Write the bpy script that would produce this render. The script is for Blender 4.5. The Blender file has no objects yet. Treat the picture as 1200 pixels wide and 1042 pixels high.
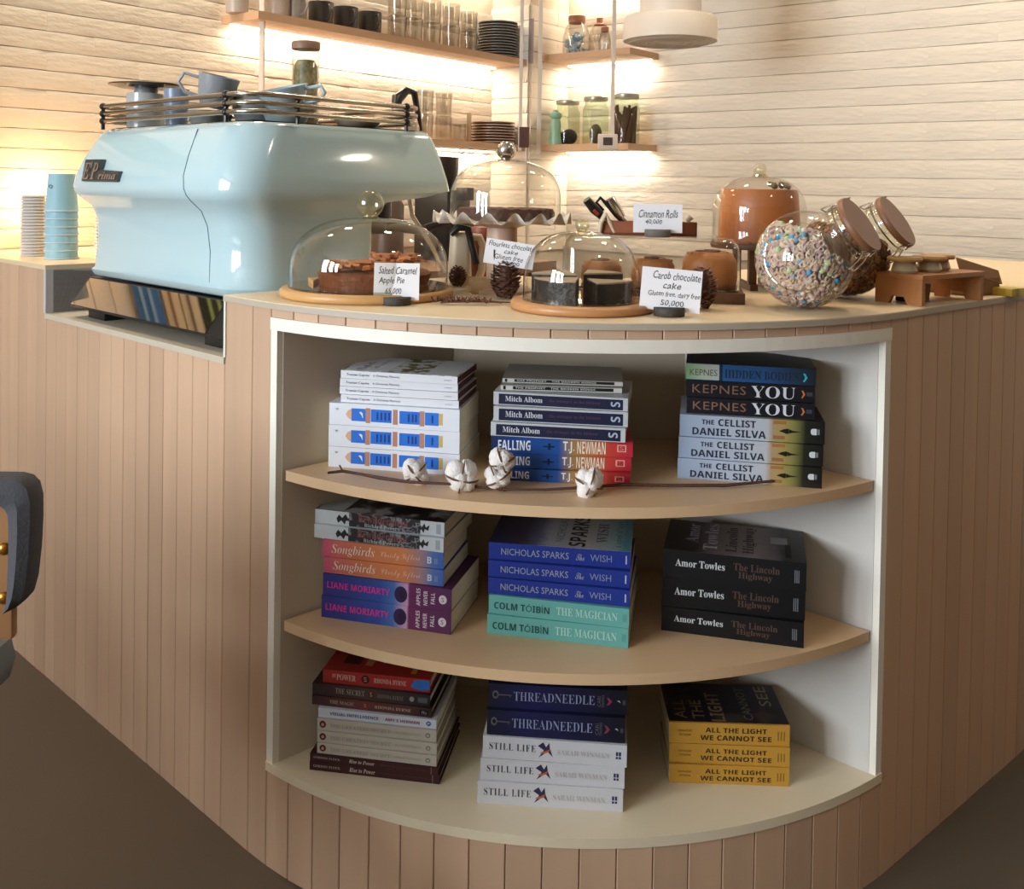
import bpy, bmesh, math, random
from mathutils import Vector, Matrix
random.seed(7)
S = bpy.context.scene
COL = S.collection
PI = math.pi

# ------------------------------------------------------------------ camera
F, CX, CY, PITCH, ROLL, HC = 1150.0, 600.0, 242.0, math.radians(1.2), 0.016, 1.2
cp, sp, cr, sr = math.cos(PITCH), math.sin(PITCH), math.cos(ROLL), math.sin(ROLL)
FW = Vector((0, cp, -sp)); U0 = Vector((0, sp, cp)); R0 = Vector((1, 0, 0))
RT = R0*cr + U0*sr
UP = -R0*sr + U0*cr
cam = bpy.data.cameras.new('camera'); camo = bpy.data.objects.new('camera', cam); COL.objects.link(camo)
m3 = Matrix((RT, UP, -FW)).transposed()
camo.matrix_world = Matrix.Translation((0, 0, HC)) @ m3.to_4x4()
cam.sensor_width = 36; cam.sensor_fit = 'HORIZONTAL'; cam.lens = F/1200*36
cam.shift_y = -(521-CY)/1200
cam.clip_start = .02
S.camera = camo

def ray(x, y): return FW + RT*((x-CX)/F) - UP*((y-CY)/F)
def onz(x, y, z):
    d = ray(x, y); t = (z-HC)/d.z; return Vector((d.x*t, d.y*t, z))
def ony(x, y, Y):
    d = ray(x, y); t = Y/d.y; return Vector((d.x*t, Y, HC+d.z*t))
def onpl(x, y, p, n):
    d = ray(x, y); t = (p[0]*n[0]+p[1]*n[1])/(d.x*n[0]+d.y*n[1]); return Vector((d.x*t, d.y*t, HC+d.z*t))

# ------------------------------------------------------------------ colour management, world, lights
S.view_settings.view_transform = 'Standard'; S.view_settings.look = 'None'
S.view_settings.gamma = 1; S.view_settings.use_curve_mapping = False
S.view_settings.exposure = 0.0
S.cycles.transparent_max_bounces = 24; S.cycles.max_bounces = 8
S.cycles.caustics_reflective = False; S.cycles.caustics_refractive = False
S.cycles.sample_clamp_indirect = 4
W = bpy.data.worlds.new('sky'); S.world = W; W.use_nodes = True
W.node_tree.nodes['Background'].inputs[0].default_value = (.75, .87, 1, 1)
W.node_tree.nodes['Background'].inputs[1].default_value = 1.0

def area(name, loc, target, sx, sy, power, color, spread=PI):
    l = bpy.data.lights.new(name, 'AREA'); l.shape = 'RECTANGLE'; l.size = sx; l.size_y = sy
    l.energy = power; l.color = color; l.spread = spread
    o = bpy.data.objects.new(name, l); COL.objects.link(o); o.location = loc
    o.rotation_euler = (Vector(target)-Vector(loc)).to_track_quat('-Z', 'Y').to_euler()
    return o
DAY = (.86, .94, 1.0); WARM = (1.0, .80, .55)
# daylight through the three tall windows left of the camera
for yy in (-2.35, -1.35, -.35):
    area('window_daylight', (-3.62, yy, 1.72), (0, yy+.9, 1.3), .72, 1.65, 122, DAY)

# ------------------------------------------------------------------ helpers
def srgb(c):
    if isinstance(c, str):
        c = c.lstrip('#'); c = tuple(int(c[i:i+2], 16)/255 for i in (0, 2, 4))
    return tuple(((v/12.92) if v <= .04045 else ((v+.055)/1.055)**2.4) for v in c[:3])+(1,)
MATS = {}
def M(name, color='#888888', rough=.5, metal=0, noise=0, scale=30, bump=0, bscale=80, coat=0, stretch=(1, 1, 1), rnd=0, emit=0, spec=.5, sheen=0):
    if name in MATS: return MATS[name]
    m = bpy.data.materials.new(name); m.use_nodes = True; nt = m.node_tree; N = nt.nodes; L = nt.links
    b = N['Principled BSDF']; c = srgb(color)
    b.inputs['Base Color'].default_value = c; b.inputs['Roughness'].default_value = rough
    b.inputs['Metallic'].default_value = metal; b.inputs['Coat Weight'].default_value = coat
    b.inputs['Specular IOR Level'].default_value = spec
    b.inputs['Coat Roughness'].default_value = .05
    if sheen: b.inputs['Sheen Weight'].default_value = sheen
    if emit:
        b.inputs['Emission Color'].default_value = c; b.inputs['Emission Strength'].default_value = emit
    tc = None
    if noise or bump:
        tc = N.new('ShaderNodeTexCoord'); mp = N.new('ShaderNodeMapping'); mp.inputs['Scale'].default_value = stretch
        L.new(tc.outputs['Object'], mp.inputs['Vector'])
    if noise or rnd:
        hs = N.new('ShaderNodeHueSaturation'); hs.inputs['Color'].default_value = c
        mth = N.new('ShaderNodeMath'); mth.operation = 'MULTIPLY_ADD'; mth.inputs[1].default_value = 2*noise; mth.inputs[2].default_value = 1-noise
        mth.inputs[0].default_value = .5
        if noise:
            n = N.new('ShaderNodeTexNoise'); n.inputs['Scale'].default_value = scale; n.inputs['Detail'].default_value = 5
            L.new(mp.outputs[0], n.inputs['Vector']); L.new(n.outputs['Fac'], mth.inputs[0])
        val = mth.outputs[0]
        if rnd:
            oi = N.new('ShaderNodeObjectInfo'); m2 = N.new('ShaderNodeMath'); m2.operation = 'MULTIPLY_ADD'
            m2.inputs[1].default_value = rnd*2; m2.inputs[2].default_value = -rnd
            L.new(oi.outputs['Random'], m2.inputs[0]); ad = N.new('ShaderNodeMath'); ad.operation = 'ADD'
            L.new(val, ad.inputs[0]); L.new(m2.outputs[0], ad.inputs[1]); val = ad.outputs[0]
            if noise:   # shift the grain from piece to piece
                vm = N.new('ShaderNodeVectorMath'); vm.operation = 'ADD'
                cb = N.new('ShaderNodeCombineXYZ'); m3_ = N.new('ShaderNodeMath'); m3_.operation = 'MULTIPLY'; m3_.inputs[1].default_value = 37
                L.new(oi.outputs['Random'], m3_.inputs[0]); L.new(m3_.outputs[0], cb.inputs[0]); L.new(m3_.outputs[0], cb.inputs[2])
                L.new(mp.outputs[0], vm.inputs[0]); L.new(cb.outputs[0], vm.inputs[1]); L.new(vm.outputs[0], n.inputs['Vector'])
        L.new(val, hs.inputs['Value']); L.new(hs.outputs[0], b.inputs['Base Color'])
    if bump:
        n2 = N.new('ShaderNodeTexNoise'); n2.inputs['Scale'].default_value = bscale; n2.inputs['Detail'].default_value = 4
        L.new(mp.outputs[0], n2.inputs['Vector']); bp = N.new('ShaderNodeBump'); bp.inputs['Strength'].default_value = bump
        bp.inputs['Distance'].default_value = .01
        L.new(n2.outputs['Fac'], bp.inputs['Height']); L.new(bp.outputs[0], b.inputs['Normal'])
    MATS[name] = m; return m
def RAMP(name, stops, rough=.4, axis='X', constant=False, noise=0):
    """colour print running along the thing's own length"""
    if name in MATS: return MATS[name]
    m = bpy.data.materials.new(name); m.use_nodes = True; nt = m.node_tree; N = nt.nodes; L = nt.links
    b = N['Principled BSDF']; b.inputs['Roughness'].default_value = rough
    tc = N.new('ShaderNodeTexCoord'); sx = N.new('ShaderNodeSeparateXYZ'); L.new(tc.outputs['Generated'], sx.inputs[0])
    r = N.new('ShaderNodeValToRGB'); cr_ = r.color_ramp; cr_.interpolation = 'CONSTANT' if constant else 'LINEAR'
    while len(cr_.elements) < len(stops): cr_.elements.new(.5)
    for e, (p, c) in zip(cr_.elements, stops): e.position = p; e.color = srgb(c)
    src = sx.outputs[axis]
    if noise:
        n = N.new('ShaderNodeTexNoise'); n.inputs['Scale'].default_value = 12; n.inputs['Detail'].default_value = 4; L.new(tc.outputs['Generated'], n.inputs['Vector'])
        a = N.new('ShaderNodeMath'); a.operation = 'MULTIPLY_ADD'; a.inputs[1].default_value = noise; L.new(n.outputs['Fac'], a.inputs[0]); L.new(src, a.inputs[2]); src = a.outputs[0]
    L.new(src, r.inputs[0]); L.new(r.outputs[0], b.inputs['Base Color'])
    MATS[name] = m; return m
def BLOTCH(name, stops, scale=12, rough=.4, stretch=(1, 1, 1), obj=True):
    """printed artwork made of blotches of a few colours"""
    if name in MATS: return MATS[name]
    m = bpy.data.materials.new(name); m.use_nodes = True; nt = m.node_tree; N = nt.nodes; L = nt.links
    b = N['Principled BSDF']; b.inputs['Roughness'].default_value = rough
    tc = N.new('ShaderNodeTexCoord'); mp = N.new('ShaderNodeMapping'); mp.inputs['Scale'].default_value = stretch
    L.new(tc.outputs['Object' if obj else 'Generated'], mp.inputs['Vector'])
    n = N.new('ShaderNodeTexNoise'); n.inputs['Scale'].default_value = scale; n.inputs['Detail'].default_value = 6; L.new(mp.outputs[0], n.inputs['Vector'])
    r = N.new('ShaderNodeValToRGB'); cr_ = r.color_ramp; cr_.interpolation = 'LINEAR'
    while len(cr_.elements) < len(stops): cr_.elements.new(.5)
    for e, (p, c) in zip(cr_.elements, stops): e.position = p; e.color = srgb(c)
    L.new(n.outputs['Fac'], r.inputs[0]); L.new(r.outputs[0], b.inputs['Base Color'])
    MATS[name] = m; return m
def GLASS(name, tint=(1, 1, 1), ior=1.45, gain=1.0):
    if name in MATS: return MATS[name]
    m = bpy.data.materials.new(name); m.use_nodes = True; nt = m.node_tree; N = nt.nodes; L = nt.links
    N.remove(N['Principled BSDF']); out = N['Material Output']
    t = N.new('ShaderNodeBsdfTransparent'); t.inputs[0].default_value = (*tint, 1)
    g = N.new('ShaderNodeBsdfGlossy'); g.inputs['Roughness'].default_value = .01
    lw_ = N.new('ShaderNodeLayerWeight'); lw_.inputs['Blend'].default_value = .5
    pw = N.new('ShaderNodeMath'); pw.operation = 'POWER'; pw.inputs[1].default_value = 4.5; L.new(lw_.outputs['Facing'], pw.inputs[0])
    fr = N.new('ShaderNodeMath'); fr.operation = 'MULTIPLY_ADD'; fr.inputs[1].default_value = .55; fr.inputs[2].default_value = ((ior-1)/(ior+1))**2; L.new(pw.outputs[0], fr.inputs[0])
    mx = N.new('ShaderNodeMixShader'); mm = N.new('ShaderNodeMath'); mm.operation = 'MULTIPLY'; mm.inputs[1].default_value = gain; mm.use_clamp = True
    L.new(fr.outputs[0], mm.inputs[0]); L.new(mm.outputs[0], mx.inputs[0]); L.new(t.outputs[0], mx.inputs[1]); L.new(g.outputs[0], mx.inputs[2]); L.new(mx.outputs[0], out.inputs[0])
    MATS[name] = m; return m

def finish(bm, name, smooth=False, ang=35):
    bmesh.ops.recalc_face_normals(bm, faces=bm.faces)
    me = bpy.data.meshes.new(name); bm.to_mesh(me); bm.free()
    if smooth:
        for p in me.polygons: p.use_smooth = True
        try: me.set_sharp_from_angle(angle=math.radians(ang))
        except Exception: pass
    return me
def link(name, me, mat, parent=None, loc=(0, 0, 0), rz=0, rot=None, label=None, kind=None):
    o = bpy.data.objects.new(name, me); COL.objects.link(o)
    if mat is not None and me is not None and len(me.materials) == 0: me.materials.append(mat)
    o.location = loc; o.rotation_euler = rot if rot else (0, 0, rz)
    if parent: o.parent = parent
    if label: o['label'] = label
    if kind: o['kind'] = kind
    return o
def thing(name, label, cat, loc=(0, 0, 0), rz=0, group=None, rot=None):
    o = bpy.data.objects.new(name, None); COL.objects.link(o); o.empty_display_size = .05
    o.location = loc; o.rotation_euler = rot if rot else (0, 0, rz)
    o['label'] = label; o['category'] = cat
    if group: o['group'] = group
    return o
def tag(o, label, cat, group=None):
    o['label'] = label; o['category'] = cat
    if group: o['group'] = group
    return o
def struct(name, me, mat, loc=(0, 0, 0), rz=0):
    o = link(name, me, mat, None, loc, rz); o['kind'] = 'structure'; return o
def box_bm(bm, x0, x1, y0, y1, z0, z1, bev=0):
    r = bmesh.ops.create_cube(bm, size=1)
    for v in r['verts']:
        v.co = Vector((x0 if v.co.x < 0 else x1, y0 if v.co.y < 0 else y1, z0 if v.co.z < 0 else z1))
    if bev:
        es = list({e for v in r['verts'] for e in v.link_edges})
        bmesh.ops.bevel(bm, geom=es, offset=bev, segments=2, affect='EDGES', profile=.6)
def box(x0, x1, y0, y1, z0, z1, bev=0, name='box'):
    bm = bmesh.new(); box_bm(bm, x0, x1, y0, y1, z0, z1, bev); return finish(bm, name, bev > 0, 50)
def boxes(lst, name='boxes'):
    bm = bmesh.new()
    for b in lst: box_bm(bm, *b)
    return finish(bm, name)
def prism(pts, z0, z1, name='prism'):
    bm = bmesh.new(); a = [bm.verts.new((p[0], p[1], z0)) for p in pts]; b = [bm.verts.new((p[0], p[1], z1)) for p in pts]
    n = len(pts); bm.faces.new(a[::-1]); bm.faces.new(b)
    for i in range(n): bm.faces.new((a[i], a[(i+1) % n], b[(i+1) % n], b[i]))
    return finish(bm, name)
def lathe_bm(bm, prof, seg=40, c=(0, 0), caps=True, wob=None):
    rings = []
    for k, (r, z) in enumerate(prof):
        if r < 1e-5: rings.append([bm.verts.new((c[0], c[1], z))])
        else:
            ring = []
            for i in range(seg):
                a = 2*PI*i/seg; rr, zz = (r, z) if wob is None else wob(k, a, r, z)
                ring.append(bm.verts.new((c[0]+rr*math.cos(a), c[1]+rr*math.sin(a), zz)))
            rings.append(ring)
    for a, b in zip(rings, rings[1:]):
        for i in range(seg):
            j = (i+1) % seg
            if len(a) == 1 and len(b) == 1: continue
            if len(a) == 1: bm.faces.new((a[0], b[i], b[j]))
            elif len(b) == 1: bm.faces.new((a[i], a[j], b[0]))
            else: bm.faces.new((a[i], a[j], b[j], b[i]))
    if caps:
        for rg in (rings[0], rings[-1]):
            if len(rg) > 2:
                try: bm.faces.new(rg)
                except ValueError: pass
def lathe(prof, seg=40, name='lathe', caps=True, ang=40, wob=None):
    bm = bmesh.new(); lathe_bm(bm, prof, seg, caps=caps, wob=wob); return finish(bm, name, True, ang)
def tube_bm(bm, pts, r, seg=8, closed=False):
    pts = [Vector(p) for p in pts]; n = len(pts); rings = []
    rs = r if isinstance(r, (list, tuple)) else [r]*n
    prev = None
    for i, p in enumerate(pts):
        if closed: t = pts[(i+1) % n]-pts[i-1]
        else: t = pts[min(i+1, n-1)]-pts[max(i-1, 0)]
        t.normalize()
        if prev is None:
            a = Vector((0, 0, 1)) if abs(t.z) < .9 else Vector((1, 0, 0)); u = t.cross(a).normalized()
        else:
            u = prev-t*prev.dot(t); u.normalize()
        prev = u; v = t.cross(u)
        rings.append([bm.verts.new(p+(u*math.cos(2*PI*k/seg)+v*math.sin(2*PI*k/seg))*rs[i]) for k in range(seg)])
    for i in range(n if closed else n-1):
        a, b = rings[i], rings[(i+1) % n]
        for k in range(seg): bm.faces.new((a[k], a[(k+1) % seg], b[(k+1) % seg], b[k]))
    if not closed:
        bm.faces.new(rings[0][::-1]); bm.faces.new(rings[-1])
def tube(pts, r, seg=8, closed=False, name='tube'):
    bm = bmesh.new(); tube_bm(bm, pts, r, seg, closed); return finish(bm, name, True, 50)
def ball_bm(bm, c, r, u=12, v=8, sc=(1, 1, 1)):
    res = bmesh.ops.create_uvsphere(bm, u_segments=u, v_segments=v, radius=r)
    for w in res['verts']: w.co = Vector((w.co.x*sc[0]+c[0], w.co.y*sc[1]+c[1], w.co.z*sc[2]+c[2]))
def loft(rings, name='loft', cap=True, ang=35):
    bm = bmesh.new(); R = [[bm.verts.new(p) for p in r] for r in rings]; n = len(rings[0])
    for a, b in zip(R, R[1:]):
        for i in range(n): bm.faces.new((a[i], a[(i+1) % n], b[(i+1) % n], b[i]))
    if cap: bm.faces.new(R[0][::-1]); bm.faces.new(R[-1])
    return finish(bm, name, True, ang)
def rrect(x0, x1, y0, y1, r, z, seg=5):
    out = []
    R4 = r if isinstance(r, tuple) else (r, r, r, r)      # corners: x1y0, x1y1, x0y1, x0y0
    for cx, cy, a0, r in ((x1-R4[0], y0+R4[0], -90, R4[0]), (x1-R4[1], y1-R4[1], 0, R4[1]), (x0+R4[2], y1-R4[2], 90, R4[2]), (x0+R4[3], y0+R4[3], 180, R4[3])):
        for k in range(seg+1):
            a = math.radians(a0+90*k/seg); out.append((cx+r*math.cos(a), cy+r*math.sin(a), z))
    return out

# lettering ------------------------------------------------------------
def conv(s, style):
    if style == 'serif': up, lo = 0x1D400, 0x1D41A
    elif style == 'italic': up, lo = 0x1D468, 0x1D482
    elif style == 'script': up, lo = 0x1D4D0, 0x1D4EA
    elif style == 'sansbold': up, lo = 0x1D5D4, 0x1D5EE
    elif style == 'fraktur': up, lo = 0x1D56C, 0x1D586
    else: return s
    return ''.join(chr(up+ord(c)-65) if 'A' <= c <= 'Z' else chr(lo+ord(c)-97) if 'a' <= c <= 'z' else c for c in s)
TXT = {}
def text_pts(s, style='', bold=0.0, spacing=1.0):
    if style == '' and bold >= .01: style = 'sansbold'
    bold = 0 if style in ('', 'sansbold') else min(bold, .006)
    key = (s, style, bold, spacing)
    if key not in TXT:
        c = bpy.data.curves.new('lettering', 'FONT'); c.body = conv(s, style); c.resolution_u = 2; c.offset = bold; c.space_character = spacing
        o = bpy.data.objects.new('lettering', c); COL.objects.link(o); bpy.context.view_layer.update()
        dg = bpy.context.evaluated_depsgraph_get(); me = bpy.data.meshes.new_from_object(o.evaluated_get(dg))
        vs = [v.co.copy() for v in me.vertices]; fs = [tuple(p.vertices) for p in me.polygons]
        bpy.data.objects.remove(o); bpy.data.meshes.remove(me)
        x0 = min(v.x for v in vs); x1 = max(v.x for v in vs); y0 = min(v.y for v in vs); y1 = max(v.y for v in vs)
        TXT[key] = ([((v.x-x0)/(x1-x0), (v.y-y0)/(y1-y0)) for v in vs], fs)
    return TXT[key]
def text_mesh(s, fn, style='', bold=0.0, jitter=0, spacing=1.0):
    """fn maps (u,v) in 0..1 to a 3-D point"""
    vs, fs = text_pts(s, style, bold, spacing)
    me = bpy.data.meshes.new('lettering'); me.from_pydata([fn(u, v) for u, v in vs], [], fs); me.update(); return me

# ------------------------------------------------------------------ shared materials
m_brick = M('painted_brick', '#e6ddd0', .75, noise=.04, scale=9, bump=.38, bscale=17, stretch=(1, 1, 3.2), rnd=.012)
m_mortar = M('mortar', '#cfc3b2', .9, noise=.05)
m_plank = M('birch_plank', '#c6a488', .5, noise=.13, scale=22, stretch=(1, 1, .04), rnd=.085, bump=.04, bscale=60)
m_top = M('counter_laminate', '#d9c6a6', .42, noise=.04, scale=6, stretch=(.3, 2, 1))
m_edge = M('slab_edge', '#b4a898', .5)
m_white = M('niche_white', '#dcdcd0', .5)
m_panel = M('niche_panel', '#d0c3b0', .55, noise=.02)
m_shelf = M('birch_shelf', '#d2b08a', .45, noise=.05, scale=14, stretch=(.15, 1, 1))
m_floor = M('floor', '#564b3f', .55, noise=.10, scale=3, bump=.05, bscale=40)
m_shelfwood = M('wall_shelf_wood', '#c09c7c', .5, noise=.06, scale=20, stretch=(.2, 1, 1))
m_black = M('black_plastic', '#141416', .35)
m_chrome = M('chrome', '#d8d4cc', .12, metal=1)
m_steel = M('steel', '#b4aca0', .22, metal=1)
m_glass = GLASS('clear_glass', (.97, .965, .94), 1.45, 2.3)
m_glass2 = GLASS('tumbler_glass', (.90, .88, .84), 1.5, 3.0)
m_knob = GLASS('knob_glass', (.93, .92, .80), 1.6, 2.4)
m_greenglass = GLASS('jar_glass', (.80, .86, .76), 1.45, 1.2)
m_paper = M('page_block', '#d8cfbd', .8, noise=.05, scale=40, stretch=(1, 1, 30))
m_board = M('serving_board', '#c99a62', .4, noise=.10, scale=30, stretch=(.25, 2, 1))
m_cardwhite = M('card_paper', '#ecebf0', .6)
m_ink = M('ink', '#1a1a20', .6)
m_led = M('led_strip', '#fff1d6', .5, emit=9)

# ------------------------------------------------------------------ room shell
def unit(v): l = math.hypot(*v); return (v[0]/l, v[1]/l)
CL = (-.1035, 4.58); VC = (.069, 4.44); CRN = (.2565, 4.68)          # wall corners seen in plan
DL = unit((-.616, -.787)); DR = unit((.779, -.627))                   # along the walls, away from the corner
NL = unit((.787, -.616)); NR = unit((-.627, -.779))                   # towards the room
def wall_prism(p, q, n, th, z0=0, z1=2.9):
    a = (p[0]-n[0]*th, p[1]-n[1]*th); b = (q[0]-n[0]*th, q[1]-n[1]*th)
    return prism([p, q, b, a], z0, z1)
LEND = (CL[0]+DL[0]*5.55, CL[1]+DL[1]*5.55)
REND = (CRN[0]+DR[0]*4.85, CRN[1]+DR[1]*4.85)
poly = [(-3.55, -3.05), (4.05, -3.05), (4.05, REND[1]), CRN, (.26, 4.9), (-.3, 4.9), CL, (-3.55, LEND[1])]
struct('floor', prism([(-3.7, -3.2), (4.2, -3.2), (4.2, 6), (-3.7, 6)], -.08, 0), m_floor)
struct('ceiling', prism([(-3.7, -3.2), (4.2, -3.2), (4.2, 6), (-3.7, 6)], 2.9, 2.98), M('ceiling_paint', '#c8c4be', .8, noise=.02))
wl = struct('wall_left', wall_prism(CL, LEND, NL, .12), m_mortar)
wr = struct('wall_right', wall_prism(CRN, REND, NR, .12), m_mortar)
VC0 = (VC[0]-.25*DL[0]*-1*0, VC[1])
wc = struct('wall_column', prism([CL, VC, CRN, (CRN[0]+.0, 4.95), (CL[0]-.1, 4.95)], 0, 2.9), m_mortar)
m_plain = M('side_wall_paint', '#8c7862', .8, noise=.03)
def wall_holes(name, axis, at, a0, a1, holes, z0, z1, th):
    bm = bmesh.new(); cur = a0
    def add(p, q, zz0, zz1):
        if axis == 'x': box_bm(bm, min(at, at+th), max(at, at+th), p, q, zz0, zz1)
        else: box_bm(bm, p, q, min(at, at+th), max(at, at+th), zz0, zz1)
    for h0, h1 in holes:
        add(cur, h0, 0, 2.9); add(h0, h1, 0, z0); add(h0, h1, z1, 2.9); cur = h1
    add(cur, a1, 0, 2.9)
    return struct(name, finish(bm, name), m_plain)
wall_holes('wall_window_side', 'x', -3.55, -3.2, LEND[1]+.05, [(-2.72, -1.98), (-1.72, -.98), (-.72, .02)], .85, 2.55, -.04)
wall_holes('wall_front', 'y', -3.05, -3.7, 4.2, [], .95, 2.55, -.04)
struct('wall_side', box(4.05, 4.15, -3.2, REND[1]+.1, 0, 2.9), m_plain)
m_frame = M('window_frame_paint', '#4a4640', .5)
nw = 0
for a in (-2.72, -1.72, -.72):
    nw += 1
    struct('window_%d' % nw, boxes([(-3.57, -3.53, a, a+.04, .85, 2.55), (-3.57, -3.53, a+.70, a+.74, .85, 2.55), (-3.57, -3.53, a, a+.74, .85, .9), (-3.57, -3.53, a, a+.74, 2.5, 2.55), (-3.56, -3.54, a, a+.74, 1.95, 1.98), (-3.56, -3.54, a+.355, a+.385, .85, 2.55)]), m_frame)

# painted split-face bricks, one object each
def brick_mesh(L, H, k):
    rnd = random.Random(k*31+int(L*1000)); nx, nz = 6, 2; bm = bmesh.new(); g = []
    for j in range(nz+1):
        row = []
        for i in range(nx+1):
            ex = i in (0, nx); ez = j in (0, nz)
            d = .013+rnd.uniform(-.0012, .0012)
            if ex: d -= .0001
            if ez: d -= .0022+rnd.uniform(0, .0012)
            x = L*i/nx+(rnd.uniform(-.006, .006) if not ex else 0); z = H*j/nz+(rnd.uniform(-.0009, .0007) if ez else rnd.uniform(-.008, .008))
            row.append(bm.verts.new((x, -d, z)))
        g.append(row)
    for j in range(nz):
        for i in range(nx): bm.faces.new((g[j][i], g[j][i+1], g[j+1][i+1], g[j+1][i]))
    per = g[0]+[g[1][nx]]+g[2][::-1]+[g[1][0]]
    bk = [bm.verts.new((v.co.x, 0.002, v.co.z)) for v in per]
    for i in range(len(per)): bm.faces.new((per[i], bk[i], bk[(i+1) % len(per)], per[(i+1) % len(per)]))
    return finish(bm, 'brick', True, 60)
BR = {}
def bricks(parent, P, D, N, s0, s1, z0, rows, rh, bl):
    """courses of bricks on the wall through P along D (plan unit vectors)"""
    # local x along wall such that local -y is N
    if (D[0]*(-N[1])-D[1]*(-N[0])) < 0: rev = True
    else: rev = False
    n = 0
    for r in range(rows):
        s = s0-(bl*.5 if r % 2 else 0)
        while s < s1-.01:
            a = max(s, s0); b = min(s+bl, s1)
            if b-a > .02:
                L = round(b-a-.0004, 3); k = random.randrange(5); key = (L, round(rh, 3), k)
                if key not in BR: BR[key] = brick_mesh(L, rh-.0022, k); BR[key].materials.append(m_brick)
                st = b-.002 if rev else a+.0002
                o = bpy.data.objects.new('brick', BR[key]); COL.objects.link(o)
                o.location = (P[0]+D[0]*st, P[1]+D[1]*st, z0+r*rh)
                dx = (-D[0], -D[1]) if rev else D
                o.rotation_euler = (0, 0, math.atan2(dx[1], dx[0])); o.parent = parent; n += 1
            s += bl
    return n
bricks(wl, CL, DL, NL, 0, 3.2, .937, 18, .0585, .30)
bricks(wr, CRN, DR, NR, 0, 2.9, .905, 16, .0696, .47)
dA = unit((VC[0]-CL[0], VC[1]-CL[1])); lA = math.hypot(VC[0]-CL[0], VC[1]-CL[1]); nA = unit((dA[1], -dA[0]))
dB = unit((CRN[0]-VC[0], CRN[1]-VC[1])); lB = math.hypot(CRN[0]-VC[0], CRN[1]-VC[1]); nB = unit((dB[1], -dB[0]))
bricks(wc, CL, dA, nA, 0, lA, .905, 16, .0696, .4)
bricks(wc, VC, dB, nB, 0, lB, .905, 16, .0696, .4)

# ------------------------------------------------------------------ bar counter
ZT = .992
AC = (.1266, 2.369); AR = .861
def arc(deg, r=AR): a = math.radians(deg); return (AC[0]+r*math.sin(a), AC[1]-r*math.cos(a))
TL_, TR_ = -43.3, 42.0
PL, PR = arc(TL_), arc(TR_)
WL = (-math.cos(math.radians(43.0)), math.sin(math.radians(43.0)))     # left wing, away from the arc
WR = (math.cos(math.radians(41.0)), math.sin(math.radians(41.0)))
IL = (WL[1], -WL[0]); IR = (-WR[1], WR[0])                             # inwards
def lw(t, d=0): return (PL[0]+WL[0]*t+IL[0]*d, PL[1]+WL[1]*t+IL[1]*d)
def rw(t, d=0): return (PR[0]+WR[0]*t+IR[0]*d, PR[1]+WR[1]*t+IR[1]*d)
def isect(p, d, q, e):
    k = ((q[0]-p[0])*e[1]-(q[1]-p[1])*e[0])/(d[0]*e[1]-d[1]*e[0]); return (p[0]+d[0]*k, p[1]+d[1]*k)
T0, T1, TE = .082, .887, 1.45
WK = isect(lw(0, .6), WL, (CL[0]+NL[0]*.018, CL[1]+NL[1]*.018), DL)   # where the wing meets the brick wall
WF = isect(lw(0, 0), WL, (CL[0]+NL[0]*.018, CL[1]+NL[1]*.018), DL)
DEPTH = .72
ci = isect(lw(0, DEPTH), WL, rw(0, DEPTH-.04), WR)
ctr = thing('bar_counter', 'pale wooden bar counter with vertical planks and a curved book niche at its corner', 'counter', (0, 0, 0))
def frontpath(t0, t1, off=0, step=2.0):
    pts = []
    if t0 is not None: pts.append(lw(t0, -off))
    d = TL_
    while d <= TR_+.01: pts.append(arc(d, AR+off)); d += (TR_-TL_)/40
    if t1 is not None: pts.append(rw(t1, -off))
    return pts
slab = frontpath(T0, 1.5, .003)+[rw(1.5, DEPTH-.04), ci, lw(T0, DEPTH)]
link('countertop', prism(slab, ZT-.011, ZT), m_top, ctr)
strip = frontpath(T0, 1.5, .0045); inner = frontpath(T0, 1.5, -.004)
link('countertop_edge', prism(strip+inner[::-1], ZT-.0115, ZT-.0015), m_edge, ctr)
# left end of the top, beyond the machine bay
link('countertop', prism([lw(T1, -.003), WF, WK, lw(T1, .6)], ZT-.011, ZT), m_top, ctr)
ZN = .877
link('machine_ledge', prism([lw(T0-.003, -.004), lw(T1, -.004), lw(T1, .6), lw(T0-.003, .6)], ZN-.012, ZN), M('ledge_laminate', '#c2b8a6', .4, noise=.03), ctr)
link('bay_panel', prism([lw(T1, -.002), lw(T1+.012, -.002), lw(T1+.012, .6), lw(T1, .6)], ZN, ZT-.011), M('bay_panel', '#bcb8bc', .5), ctr)
link('bay_panel', prism([lw(T0, -.003), lw(T0-.006, -.003), lw(T0-.006, .6), lw(T0, .6)], ZN, ZT-.011), m_white, ctr)
# carcass behind the planks (three closed pieces)
m_car = M('carcass', '#8a745c', .8, noise=.04)
def inset_front(t0, t1, off): return frontpath(t0, t1, -off)
link('carcass', prism([lw(T0, .016), lw(T1, .016), lw(T1, .6), lw(T0, .6)], 0, ZN-.012), m_car, ctr)
link('carcass', prism([lw(T1, .016), lw(TE-.03, .016), (WK[0]+.01, WK[1]), lw(T1, .6)], 0, ZT-.011), m_car, ctr)
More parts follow.
